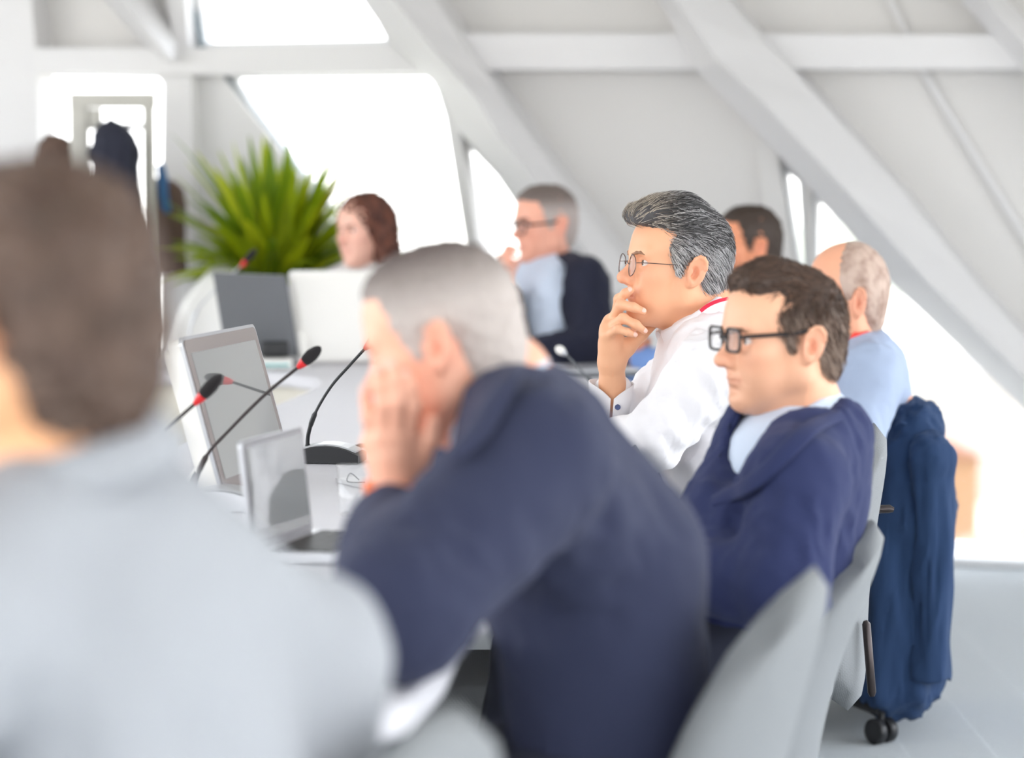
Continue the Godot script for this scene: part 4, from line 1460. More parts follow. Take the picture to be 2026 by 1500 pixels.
func brows(f: Field, head: Field, thick := 0.004):
	var list := head.all()
	for s in [-1.0, 1.0]:
		var pts := []
		for q in [[0.0255, 0.012], [0.0300, 0.026], [0.0310, 0.038], [0.0265, 0.049]]:
			var p := Vector3(0.15, q[0], s * q[1])
			for k in 30:
				p.x -= maxf(head.value(p, list), 0.0) * 0.9
			pts.append(p + Vector3(-0.0005, 0, 0))
		f.cap(pts[0], pts[1], thick, thick, 0.004)
		f.cap(pts[1], pts[2], thick, thick * 0.9, 0.004)
		f.cap(pts[2], pts[3], thick * 0.9, thick * 0.45, 0.004)

func head_frame(o: Dictionary) -> Transform3D:
	var yaw: float = deg_to_rad(o.yaw)
	var pit: float = deg_to_rad(o.pitch)
	var fwd := Vector3(-cos(yaw) * cos(pit), -sin(pit), sin(yaw) * cos(pit))
	var side := fwd.cross(Vector3.UP).normalized()
	var up := side.cross(fwd).normalized()
	var roll: float = deg_to_rad(o.get("roll", 0.0))
	side = side.rotated(fwd, roll)
	up = up.rotated(fwd, roll)
	var s: Vector3 = o.get("scale", Vector3.ONE)
	return Transform3D(Basis(fwd * s.x, up * s.y, side * s.z), o.head)

# tufts of hair as thin tapering three-sided strands lying along the scalp
func strands(f: Field, count: int, paint, flow, seed_: int, length := 0.03, thick := 0.0007, lift := 0.005, only = null) -> Flesh:
	var r := RandomNumberGenerator.new()
	r.seed = seed_
	var list := f.all()
	var v := PackedVector3Array()
	var n := PackedVector3Array()
	var c := PackedColorArray()
	var idx := PackedInt32Array()
	var made := 0
	for tries in count * 3:
		if made >= count:
			break
		var dir := Vector3(r.randfn(), r.randfn(), r.randfn()).normalized()
		var p := Vector3(-0.005, 0.045, 0) + dir * 0.17
		var ok := false
		for k in 14:
			var d := f.value(p, list)
			if d < 0.0008:
				ok = true
				break
			p -= dir * d * 0.9
			if (p - Vector3(-0.005, 0.045, 0)).dot(dir) < 0.03:
				break
		if not ok or (only != null and not only.call(p)):
			continue
		made += 1
		var segs := 5
		var along: float = length * r.randf_range(0.6, 1.25)
		var tint: Color = paint.call(p, r)
		var jitter := Vector3(r.randfn(), r.randfn(), r.randfn()) * 0.16
		var first := v.size()
		var rise: float = lift * r.randf_range(0.15, 1.0)
		for s in segs + 1:
			var q := float(s) / segs
			var g := f.slope(p, list)
			var fl: Vector3 = flow.call(p) + jitter
			fl = (fl - g * fl.dot(g)).normalized()
			var w := g.cross(fl)
			var rad: float = thick * (1.0 - 0.75 * q)
			var centre := p + g * (rise * q - 0.0006 * (1.0 - q))
			for k in 3:
				var a := TAU * k / 3.0
				var off := w * cos(a) + g * sin(a)
				v.append(centre + off * rad)
				n.append(off)
				c.append(tint)
			p += fl * (along / segs)
			p -= g * f.value(p, list)
		for s in segs:
			for k in 3:
				var a := first + s * 3 + k
				var b := first + s * 3 + (k + 1) % 3
				idx.append_array([a, b + 3, b, a, a + 3, b + 3])
	var out := Flesh.new()
	out.v = v
	out.n = n
	out.c = c
	out.i = idx
	return out

# the fingers: list of [root, knuckle, joint, tip] chains in world axes
func hand_into(flesh: Flesh, wrist: Vector3, fore: Vector3, chains: Array, thumb: Array, o: Dictionary, base: Vector3, cell := 0.003, scale := 1.0):
	var f := Field.new()
	f.cap(fore, wrist, 0.031 * scale, 0.024 * scale, 0.02)
	var nails := []
	for ch in chains:
		f.cap(wrist, ch[0], 0.019 * scale, 0.0125 * scale, 0.016)
	for i in chains.size() - 1:
		f.cap(chains[i][0], chains[i + 1][0], 0.0115 * scale, 0.0115 * scale, 0.012)
		f.cap(wrist.lerp(chains[i][0], 0.55), wrist.lerp(chains[i + 1][0], 0.55), 0.015 * scale, 0.015 * scale, 0.014)
	for i in chains.size():
		var ch: Array = chains[i]
		var r: float = [0.0098, 0.0100, 0.0095, 0.0082][i] * scale
		f.cap(ch[0], ch[1], r * 1.12, r * 1.02, 0.006)
		f.cap(ch[1], ch[2], r * 0.98, r * 0.90, 0.005)
		f.cap(ch[2], ch[3], r * 0.90, r * 0.76, 0.005)
		f.ball(ch[1], r * 1.06, 0.004)
		nails.append(ch)
	f.cap(wrist.lerp(thumb[0], 0.3), thumb[0], 0.019 * scale, 0.016 * scale, 0.014)
	f.cap(thumb[0], thumb[1], 0.016 * scale, 0.012 * scale, 0.010)
	f.cap(thumb[1], thumb[2], 0.0118 * scale, 0.0088 * scale, 0.006)
	var bb := bounds(f, 0.01)
	var g := net(f, bb[0], bb[1], cell)
	var tone := lin(o.get("hand_skin", o.get("skin", col(236, 178, 146))))
	var pale := lin(col(246, 200, 184))
	var red := lin(col(222, 140, 112))
	flesh.add(g, Transform3D(Basis(), -base), func(p: Vector3) -> Color:
		var c := tone
		for ch in nails:
			var d: float = (p - ch[3]).length()
			c = c.lerp(red, 0.30 * clampf(1.0 - d / 0.022, 0.0, 1.0))
			c = c.lerp(red, 0.22 * clampf(1.0 - (p - ch[1]).length() / 0.014, 0.0, 1.0))
			c = c.lerp(red, 0.16 * clampf(1.0 - (p - ch[2]).length() / 0.012, 0.0, 1.0))
		return c)
	# nails: small pale plates on the outside of each fingertip
	for i in chains.size():
		var ch: Array = chains[i]
		var d: Vector3 = (ch[3] - ch[2]).normalized()
		var bend: Vector3 = (ch[2] - ch[1]).normalized()
		var outer := (bend - d * bend.dot(d))
		if outer.length() < 0.02:
			outer = Vector3(0, 0, 1)
		if o.has("nail_side"):
			outer = o.nail_side
		outer = (outer - d * outer.dot(d)).normalized()
		var r: float = [0.0098, 0.0100, 0.0095, 0.0082][i] * scale * 0.78
		var nf := Field.new()
		var t := Basis(d, outer, d.cross(outer))
		nf.ell(ch[3] - d * 0.001 + outer * (r * 0.62), Vector3(0.0068, 0.0030, 0.0056) * scale, 0.002, false, t)
		var nb := bounds(nf, 0.004)
		flesh.add(net(nf, nb[0], nb[1], 0.0016), Transform3D(Basis(), -base), func(_p): return pale)

# a folded shirt collar swept round the neck; front gap in degrees
func collar_mesh(c: Vector3, up: Vector3, fwd: Vector3, rx: float, rz: float, height: float, gap: float, leaf := 0.03, drop := 0.0) -> ArrayMesh:
	up = up.normalized()
	fwd = (fwd - up * fwd.dot(up)).normalized()
	var side := fwd.cross(up)
	var rings := []
	var n := 44
	for k in n + 1:
		var a := deg_to_rad(gap) + (TAU - 2.0 * deg_to_rad(gap)) * k / n
		var out := fwd * cos(a) + side * sin(a)
		var front := pow(maxf(cos(a), 0.0), 2.0)
		var at := c + fwd * (cos(a) * rx) + side * (sin(a) * rz) - up * (front * drop)
		var lf := leaf + 0.028 * pow(maxf(cos(a), 0.0), 3.0)
		var sec := PackedVector3Array()
		for q in [[-0.004, -0.014], [0.0, height * 0.5], [0.002, height], [0.006, height + 0.0025], [0.010, height - 0.003], [0.017, height - lf * 0.6], [0.023, height - lf], [0.0195, height - lf - 0.001], [0.012, height - lf * 0.62], [0.005, height - 0.008], [0.003, -0.014]]:
			sec.append(at + out * q[0] + up * q[1])
		rings.append(sec)
	var st := st_new()
	loft(st, rings, true)
	return st_done(st)

func ring_mesh(c: Vector3, up: Vector3, fwd: Vector3, rx: float, rz: float, half: float, thick: float) -> ArrayMesh:
	up = up.normalized()
	fwd = (fwd - up * fwd.dot(up)).normalized()
	var side := fwd.cross(up)
	var rings := []
	for k in 37:
		var a := TAU * k / 36
		var out := fwd * cos(a) + side * sin(a)
		var at := c + fwd * (cos(a) * rx) + side * (sin(a) * rz)
		rings.append(PackedVector3Array([at - up * half, at + up * half, at + up * half + out * thick, at - up * half + out * thick]))
	var st := st_new()
	loft(st, rings, false)
	return st_done(st)

func ribbon_mesh(pts: PackedVector3Array, half: float, thick: float, outs) -> ArrayMesh:
	# a strap along pts; outs gives, for each point, the way it faces
	var rings := []
	for i in pts.size():
		var t := (pts[mini(i + 1, pts.size() - 1)] - pts[maxi(i - 1, 0)]).normalized()
		var o: Vector3 = outs[i] if outs is Array or outs is PackedVector3Array else outs
		o = (o - t * o.dot(t)).normalized()
		var w := t.cross(o)
		rings.append(PackedVector3Array([pts[i] - w * half, pts[i] + w * half, pts[i] + w * half + o * thick, pts[i] - w * half + o * thick]))
	var st := st_new()
	loft(st, rings, true, true, false)
	return st_done(st)

# where the line of sight through a pixel of the photo first meets a field's surface
func on_cloth(f: Field, list: PackedInt32Array, px: float, py: float, from: float) -> Vector3:
	var p := at_px(px, py, from)
	var d := (p - EYE).normalized()
	for k in 60:
		var e := f.value(p, list)
		if e < 0.0008:
			break
		p += d * maxf(e * 0.8, 0.0006)
	return p

# a thick piece of cloth laid on a garment between two edge lines (lapels, collars, pocket flaps)
func cloth_patch(f: Field, from: float, edge_a: Array, edge_b: Array, lift: float, thick: float, base: Vector3, across := 5) -> ArrayMesh:
	var list := f.all()
	var rows := []
	var n := edge_a.size()
	var pa := PackedVector3Array()
	var pb := PackedVector3Array()
	for k in n:
		pa.append(Vector3(edge_a[k][0], edge_a[k][1], 0))
		pb.append(Vector3(edge_b[k][0], edge_b[k][1], 0))
	pa = smooth_path(pa, 4)
	pb = smooth_path(pb, 4)
	for k in pa.size():
		var low := PackedVector3Array()
		var high := PackedVector3Array()
		for j in across + 1:
			var q := float(j) / across
			var m := pa[k].lerp(pb[k], q)
			var p := on_cloth(f, list, m.x, m.y, from)
			var g := f.slope(p, list)
			var up := lift + 0.35 * lift * sin(q * PI)
			low.append(p + g * (up - thick) - base)
			high.append(p + g * up - base)
		var ring := PackedVector3Array()
		ring.append_array(high)
		low.reverse()
		ring.append_array(low)
		rows.append(ring)
	var st := st_new()
	loft(st, rows, true)
	return st_done(st)

# glasses in head axes: shape "round" or "square"
func glasses(t: Node3D, xf: Transform3D, shape: String, m: Material, lift := 0.0):
	var g := Node3D.new()
	g.name = "glasses"
	t.add_child(g, true)
	g.transform = xf
	var st := st_new()
	var rim: float = 0.0010 if shape == "round" else 0.0026
	for s in [-1.0, 1.0]:
		var loop := PackedVector3Array()
		var c := Vector3(0.108, 0.004 + lift, s * 0.033)
		for k in 41:
			var a := TAU * k / 40
			var p := Vector2(cos(a), sin(a))
			if shape == "round":
				p = Vector2(p.x * 0.0215, p.y * 0.0215)
			else:
				p = Vector2(signf(p.x) * pow(absf(p.x), 0.42) * 0.0260, signf(p.y) * pow(absf(p.y), 0.42) * 0.0195)
			loop.append(c + Vector3(-absf(p.x) * 0.12 - 0.1 * p.y * 0.3, p.y, p.x))
		tube(st, loop, rim, 8)
		part("lens", lens_mesh(loop), mats.lens, g)
		var ear := smooth_path(PackedVector3Array([c + Vector3(-0.004, 0.006, s * (0.0215 if shape == "round" else 0.026)), Vector3(0.078, 0.0115 + lift, s * 0.068), Vector3(0.02, 0.0125 + lift, s * 0.0775), Vector3(-0.016, 0.014 + lift, s * 0.080), Vector3(-0.034, -0.008, s * 0.080)]), 6)
		part("temple", tube_mesh(ear, rim * (0.9 if shape == "round" else 1.35), 8, 1.0), m, g)
	part("rims", st_done(st), m, g)
	part("bridge", tube_mesh(smooth_path(PackedVector3Array([Vector3(0.106, 0.006 + lift, -0.0125), Vector3(0.1105, 0.012 + lift, 0.0), Vector3(0.106, 0.006 + lift, 0.0125)]), 6), rim * 1.1, 8), m, g)

func lens_mesh(loop: PackedVector3Array) -> ArrayMesh:
	var st := st_new()
	var mid := Vector3.ZERO
	for p in loop:
		mid += p
	mid /= loop.size()
	var n := loop.size() - 1
	for s in [0.0, -0.0012]:
		for k in n:
			var a := loop[k] + Vector3(s, 0, 0)
			var b := loop[k + 1] + Vector3(s, 0, 0)
			for p in ([mid + Vector3(0.001 + s, 0, 0), a, b] if s == 0.0 else [mid + Vector3(0.001 + s, 0, 0), b, a]):
				st.add_vertex(p)
	return st_done(st)

# works out one person's surfaces (runs on a worker thread): o holds head, joints, clothes; the results go into o.w
func shape_person(o: Dictionary):
	var base: Vector3 = o.base
	var xf := head_frame(o)
	var to_base := Transform3D(Basis(), -base)
	var inv := xf.affine_inverse()
	var cell: float = o.get("cell", 0.004)
	var w := {}
	# body: the head with the neck
	var hf := head_field(o)
	var neck: Vector3 = o.neck
	hf.cap(Vector3(-0.022, -0.02, 0), inv * (neck + Vector3(0, 0.03, 0)), 0.050, 0.056 * o.get("neck_r", 1.0), 0.035)
	hf.cap(inv * (neck + Vector3(0, 0.03, 0)), inv * (neck - Vector3(0, 0.06, 0)), 0.056 * o.get("neck_r", 1.0), 0.075, 0.03)
	hf.cap(Vector3(0.045, -0.082, 0), inv * (neck + Vector3(-0.02, 0.0, 0)), 0.022, 0.040, 0.035)
	var flesh := Flesh.new()
	var bb := bounds(hf, 0.01)
	flesh.add(net(hf, bb[0], bb[1], cell), to_base * xf, func(p): return skin_paint(o, p))
	# trunk and limbs under the clothes, coarse
	var tf := Field.new()
	var fwd: Vector3 = o.get("fwd", Vector3(-1, 0, 0))
	tf.cap(o.pelvis, o.chest, 0.085, 0.10, 0.06)
	tf.cap(o.chest, neck, 0.10, 0.05, 0.05)
	for s in ["l", "r"]:
		if o.has("sh_" + s):
			tf.cap(o.chest, o["sh_" + s], 0.06, 0.045, 0.04)
			tf.cap(o["sh_" + s], o["el_" + s], 0.045, 0.036, 0.02)
			tf.cap(o["el_" + s], o["wr_" + s], 0.036, 0.026, 0.02)
	bb = bounds(tf)
	var tone := lin(o.get("skin", col(236, 178, 146)))
	flesh.add(net(tf, bb[0], bb[1], 0.02), to_base, func(_p): return tone)
	for h in o.get("hands", []):
		hand_into(flesh, h.wrist, h.fore, h.fingers, h.thumb, o, base, h.get("cell", 0.003), h.get("scale", 1.0))
	# relaxed hands at the ends of the sleeves that need one
	for s in o.get("rest_hands", []):
		var wr: Vector3 = o["wr_" + s]
		var ax: Vector3 = (wr - o["el_" + s]).normalized()
		var side: Vector3 = ax.cross(Vector3.UP).normalized() * (1.0 if s == "l" else -1.0)
		var down: Vector3 = Vector3(0, -1, 0)
		var start: Vector3 = wr + ax * 0.02
		var chains := []
		for k in 4:
			var root: Vector3 = start + ax * (0.085 - 0.006 * k) + side * (0.030 - 0.020 * k)
			var len: float = [0.078, 0.086, 0.080, 0.062][k]
			var a1: Vector3 = root + (ax + down * 0.25).normalized() * len * 0.46
			var a2: Vector3 = a1 + (ax + down * 0.75).normalized() * len * 0.30
			chains.append([root, a1, a2, a2 + (ax + down * 1.2).normalized() * len * 0.24])
		var th: Vector3 = start + ax * 0.035 + side * 0.034
		hand_into(flesh, start, o["el_" + s].lerp(wr, 0.75), chains, [th, th + (ax + side * 0.5).normalized() * 0.032, th + (ax + side * 0.2).normalized() * 0.060], o, base, 0.006)
	w.body = flesh
	w.eyes = []
	for s in [-1.0, 1.0]:
		var e := Field.new()
		e.ball(Vector3(0.0735, 0.0108, s * 0.032), 0.0122)
		var ef := Flesh.new()
		var eb := bounds(e, 0.004)
		var gaze := Vector3(0.0735 + 0.0122, 0.0108 + 0.001, s * 0.032)
		ef.add(net(e, eb[0], eb[1], 0.0018), to_base * xf, func(p: Vector3) -> Color:
			var d := (p - gaze).length()
			return lin(col(20, 16, 14)) if d < 0.0028 else (lin(o.get("iris", col(86, 66, 52))) if d < 0.0066 else lin(col(232, 226, 222))))
		w.eyes.append(ef)
	# hair
	var hh := hair_field(o.hair)
	var hb := bounds(hh, 0.01)
	var hg := net(hh, hb[0], hb[1], o.get("hair_cell", cell))
	var hn: float = o.get("hair_rough", 0.003)
	var sink: float = o.get("hair_sink", 0.0)
	for i in hg[0].size():
		var p: Vector3 = hg[0][i]
		hg[0][i] = p + hg[1][i] * (noise_b.get_noise_3d(p.x * 1.2, p.y * 1.4, p.z * 2.4) * hn * 2.0 - sink)
	hg[1] = normals_of(hg[0], hg[2])
	var hs := Flesh.new()
	hs.add(hg, to_base * xf, func(p): return o.hair_paint.call(p))
	var bf := Field.new()
	brows(bf, hf, o.get("brow", 0.0035))
	var wb := bounds(bf, 0.006)
	hs.add(net(bf, wb[0], wb[1], 0.002), to_base * xf, func(_p): return lin(o.brow_color))
	w.hair = hs
	if o.has("strand_count"):
		w.strands = strands(hh, o.strand_count, o.strand_paint, o.strand_flow, 4, o.get("strand_length", 0.03), o.get("strand_thick", 0.0007), o.get("strand_lift", 0.005), o.get("strand_only"))
	# clothes
	w.clothes = []
	for g in o.clothes:
		var cf := Field.new()
		clothe(cf, o, g)
		bb = bounds(cf, 0.03)
		var cloth := net(cf, bb[0], bb[1], g.get("cell", 0.010))
		fold(cloth, g.get("fold", 0.007), g.get("fold_scale", 0.75), g.get("stretch", Vector3(1, 1, 1)), g.get("crease"), g.get("wrinkle", 0.004))
		var cm := Flesh.new()
		cm.add(cloth, to_base, func(_p): return Color.WHITE)
		w.clothes.append(cm)
		w[g.called] = cf
	# legs
	var lf := Field.new()
	var right := fwd.cross(Vector3.UP)
	w.ankles = []
	for s in [-1.0, 1.0]:
		var hip: Vector3 = Vector3(o.pelvis.x, 0.53, o.pelvis.z) + right * (s * 0.08)
		var knee: Vector3 = hip + fwd * o.get("thigh", 0.42) + right * (s * 0.02)
		var ankle: Vector3 = knee + fwd * o.get("shin", 0.10) + Vector3(0, -0.44, 0)
		lf.cap(hip, knee, 0.080, 0.062, 0.04)
		lf.cap(knee, ankle, 0.060, 0.050, 0.03)
		w.ankles.append(ankle)
	lf.ell(Vector3(o.pelvis.x, 0.54, o.pelvis.z), Vector3(0.13, 0.09, 0.17), 0.05)
	bb = bounds(lf)
	var lm := Flesh.new()
	lm.add(net(lf, bb[0], bb[1], 0.018), to_base, func(_p): return Color.WHITE)
	w.legs = lm
	o.w = w

# puts the worked-out surfaces of one person into the scene; base on the floor under the pelvis
func person(label: String, o: Dictionary) -> Node3D:
	var base: Vector3 = o.base
	var t := thing("person", label, "person", base)
	var to_head := Transform3D(Basis(), -base) * head_frame(o)
	var fwd: Vector3 = o.get("fwd", Vector3(-1, 0, 0))
	var w: Dictionary = o.w
	part("body", w.body.mesh(), mats.skin, t)
	for e in w.eyes:
		part("eye", e.mesh(), mats.eye, t)
	part("hair", w.hair.mesh(), mats.hair, t)
	if w.has("strands"):
		part("hair_strands", w.strands.mesh(), mats.hair, t, to_head).set_meta("kind", "stuff")
	if o.has("glasses"):
		glasses(t, to_head, o.glasses, mats.glass_rim if o.glasses == "round" else mats.glass_black, o.get("glasses_lift", 0.0))
	for i in o.clothes.size():
		part(o.clothes[i].called, w.clothes[i].mesh(), o.clothes[i].mat, t)
	if o.has("collar"):
		var c: Dictionary = o.collar
		part("collar", collar_mesh(c.at - base, c.up, c.get("fwd", fwd), c.rx, c.rz, c.h, c.gap, c.get("leaf", 0.03), c.get("drop", 0.0)), c.mat, t)
	for ankle in w.ankles:
		var sh := st_new()
		var a: Vector3 = ankle - base
		tube(sh, PackedVector3Array([a + fwd * -0.06 + Vector3(0, -0.045, 0), a + fwd * -0.04 + Vector3(0, -0.042, 0), a + fwd * 0.08 + Vector3(0, -0.045, 0), a + fwd * 0.19 + Vector3(0, -0.05, 0), a + fwd * 0.21 + Vector3(0, -0.055, 0)]), PackedFloat32Array([0.02, 0.038, 0.038, 0.030, 0.012]), 12)
		part("shoe", st_done(sh), mats.shoe, t)
	part("trousers", w.legs.mesh(), mats.trousers, t)
	return t

# a garment on the joints; g: grow, sleeves (down to the wrist or elbow share), open front wedge
func clothe(f: Field, o: Dictionary, g: Dictionary):
	var w: float = g.get("grow", 0.0)
	var fwd: Vector3 = o.get("fwd", Vector3(-1, 0, 0))
	var flat: float = g.get("flat", 1.3)
	for c in g.get("trunk", []):
		f.cap(c[0], c[1], c[2] + w, c[3] + w, 0.06, flat, g.get("flat_dir", fwd))
	for s in ["l", "r"]:
		if o.has("sh_" + s) and g.get("sleeves", true):
			var sh: Vector3 = o["sh_" + s]
			var el: Vector3 = o["el_" + s]
			var wr: Vector3 = o["wr_" + s]
			var cut: float = g.get("cuff_" + s, 0.95)
			f.cap(sh.lerp(o.neck, 0.55), sh, g.get("yoke_r", 0.055) + w, g.get("sh_r", 0.066) + w, 0.05)
			f.cap(sh, el, g.get("sh_r", 0.066) + w, g.get("el_r", 0.052) + w, g.get("arm_k", 0.03))
			f.cap(el, el.lerp(wr, cut), g.get("el_r", 0.052) + w, g.get("wr_r", 0.040) + w, 0.03)
	for e in g.get("ells", []):
		f.ell(e[0], e[1], e[2] if e.size() > 2 else 0.05)
	for c in g.get("ridges", []):
		f.cap(c[0], c[1], c[2], c[3], 0.012)
	f.ell(Vector3(o.pelvis.x, 0.47 - 2.0, o.pelvis.z), Vector3.ONE * 2.0, 0.02, true)
	for c in g.get("cuts", []):
		f.cap(c[0], c[1], c[2], c[3], c[4] if c.size() > 4 else 0.012, 1.0, Vector3.UP, true)

func people():
	var salt := func(p: Vector3) -> Color:
		var q := clampf((0.085 - p.y) / 0.06, 0.0, 1.0)
		q = maxf(q, clampf((p.x - 0.04) / 0.06, 0.0, 1.0) * 0.7)
		return lin(col(42, 39, 40)).lerp(lin(col(96, 94, 96)), q)
	# ---- the man in focus: white shirt, round glasses, hand over his mouth
	var a := {}
	a.base = Vector3(at_px(1500, 1150, 5.3).x, 0, -5.3)
	a.head = at_px(1338, 536, 5.30)
	a.yaw = 15.0
	a.pitch = -5.0
	a.scale = Vector3(0.965, 0.98, 0.98)
	a.skin = col(238, 176, 138)
	a.hand_skin = col(236, 178, 140)
	a.cell = 0.003
	a.hair_cell = 0.003
	a.neck = at_px(1408, 655, 5.31)
	a.chest = at_px(1420, 800, 5.31)
	a.pelvis = at_px(1500, 1150, 5.33)
	a.sh_l = at_px(1405, 742, 5.12)
	a.el_l = at_px(1290, 874, 5.06)
	a.wr_l = at_px(1180, 872, 5.20)
	a.sh_r = at_px(1385, 720, 5.47)
	a.el_r = at_px(1222, 852, 5.36)
	a.wr_r = at_px(1208, 722, 5.27)
	a.rest_hands = ["l"]
	a.hair = "quiff"
	a.hair_rough = 0.0008
	a.hair_sink = 0.0012
	a.hair_paint = salt
	a.brow = 0.0030
	a.brow_color = col(150, 112, 88)
	a.glasses = "round"
	a.strand_count = 7500
	a.strand_length = 0.030
	a.strand_thick = 0.0006
	a.strand_lift = 0.006
	a.strand_paint = func(p: Vector3, r: RandomNumberGenerator) -> Color:
		var silver := clampf((0.095 - p.y) / 0.07, 0.16, 0.66)
		silver = maxf(silver, clampf((p.x - 0.03) / 0.05, 0.0, 1.0) * 0.6)
		var warm := clampf((p.x - 0.02) / 0.06, 0.0, 1.0)
		var light := lin(col(222, 220, 221)).lerp(lin(col(206, 194, 178)), warm)
		var dark := lin(col(34, 31, 33)).lerp(lin(col(92, 80, 72)), warm)
		return light if r.randf() < silver else dark.lerp(light, r.randf() * 0.3)
	a.strand_flow = func(p: Vector3) -> Vector3:
		var low := clampf((0.10 - p.y) / 0.09, 0.0, 1.0)
		var front := clampf((p.x - 0.06) / 0.04, 0.0, 1.0)
		return Vector3(-1.0, 0.10 - 1.3 * low * (1.0 - 0.5 * front) + 0.8 * front, 0.12 * signf(p.z) * front)
	var fx := func(px, py, d): return at_px(px, py, d)
	a.nail_side = Vector3(0.1, 0.5, 0.86)
	a.hands = [{"wrist": at_px(1210, 716, 5.275), "fore": at_px(1213, 800, 5.30), "cell": 0.0024, "fingers": [
		[at_px(1217, 634, 5.285), at_px(1225, 592, 5.255), at_px(1238, 580, 5.240), at_px(1248, 574, 5.236)],
		[at_px(1209, 637, 5.270), at_px(1229, 603, 5.232), at_px(1253, 608, 5.215), at_px(1272, 616, 5.217)],
		[at_px(1203, 650, 5.258), at_px(1233, 630, 5.218), at_px(1258, 642, 5.205), at_px(1274, 655, 5.212)],
		[at_px(1201, 664, 5.250), at_px(1222, 651, 5.212), at_px(1240, 657, 5.204), at_px(1255, 663, 5.210)]],
		"thumb": [at_px(1240, 688, 5.285), at_px(1268, 664, 5.300), at_px(1292, 643, 5.310)]}]
	var crease_a := func(p: Vector3) -> float:
		# sleeve folds at the elbow bend and soft pulls from the shoulder
		var q: Vector3 = p - a.el_l
		var d := q.length()
		var e := 0.0
		if d < 0.2:
			e += 0.0035 * sin((q.x * 0.8 + q.y * 0.6) * 120.0 + 2.0 * sin(q.z * 30.0)) * (1.0 - d / 0.2)
		var s: Vector3 = p - a.sh_l
		if s.length() < 0.22:
			e += 0.0022 * sin((s.x * 0.75 + s.y) * 85.0 + s.z * 20.0) * (1.0 - s.length() / 0.22)
		return e
	a.clothes = [{"called": "shirt", "mat": mats.shirt_white, "cell": 0.008, "fold": 0.009, "fold_scale": 0.6, "crease": crease_a, "flat": 1.25, "sh_r": 0.070, "el_r": 0.056, "wr_r": 0.040, "cuff_r": 0.60, "cuff_l": 0.9,
		"trunk": [[at_px(1410, 790, 5.3), at_px(1500, 1100, 5.33), 0.155, 0.155], [at_px(1405, 700, 5.31), at_px(1412, 800, 5.3), 0.095, 0.150]],
		"ells": [[at_px(1416, 676, 5.31), Vector3(0.078, 0.038, 0.080), 0.05], [at_px(1400, 940, 5.22), Vector3(0.075, 0.11, 0.12), 0.04]]}]
	a.collar = {"at": at_px(1377, 636, 5.31), "up": Vector3(-0.54, 0.84, 0.05), "fwd": Vector3(-0.82, -0.53, 0.22), "rx": 0.072, "rz": 0.070, "h": 0.024, "gap": 14.0, "leaf": 0.040, "mat": mats.shirt_white}
	# ---- man B: navy jacket, black square glasses
	var b := {}
	b.base = Vector3(at_px(1500, 1300, 4.42).x, 0, -4.42)
	b.head = at_px(1549, 680, 4.42)
	b.glasses_lift = 0.010
	b.yaw = 20.0
	b.pitch = 2.0
	b.scale = Vector3(1.0, 0.96, 1.0)
	b.skin = col(240, 182, 148)
	b.stubble = 0.12
	b.cell = 0.0035
	b.neck = at_px(1590, 838, 4.44)
	b.chest = at_px(1548, 990, 4.45)
	b.pelvis = at_px(1455, 1310, 4.42)
	b.sh_l = at_px(1578, 952, 4.22)
	b.el_l = at_px(1555, 1160, 4.13)
	b.wr_l = at_px(1370, 1140, 4.25)
	b.sh_r = at_px(1560, 925, 4.66)
	b.el_r = at_px(1480, 1150, 4.74)
	b.wr_r = at_px(1390, 1185, 4.45)
	b.rest_hands = ["l"]
	b.thigh = 0.34
	b.hair = "top"
	b.hair_rough = 0.0015
	b.hair_sink = 0.002
	b.hair_paint = func(p: Vector3) -> Color: return lin(col(74, 58, 48)).lerp(lin(col(150, 128, 112)), clampf((0.06 - p.y) / 0.05, 0.0, 0.8))
	b.brow_color = col(132, 96, 76)
	b.glasses = "square"
	b.strand_count = 4000
	b.strand_length = 0.022
	b.strand_thick = 0.0009
	b.strand_lift = 0.006
	b.strand_paint = func(p: Vector3, r: RandomNumberGenerator) -> Color:
		var grey := clampf((0.07 - p.y) / 0.06, 0.0, 0.5)
		return lin(col(160, 140, 126)) if r.randf() < grey else lin(col(66, 50, 42)).lerp(lin(col(112, 86, 70)), r.randf())
	b.strand_flow = func(p: Vector3) -> Vector3:
		var low := clampf((0.10 - p.y) / 0.08, 0.0, 1.0)
		return Vector3(lerpf(0.7, -0.6, low), -1.1 * low, 0.4 * sin(p.x * 90.0 + p.z * 60.0))
	var jb_open_top := at_px(1500, 850, 4.42)
	var jb_open_low := at_px(1395, 985, 4.30)
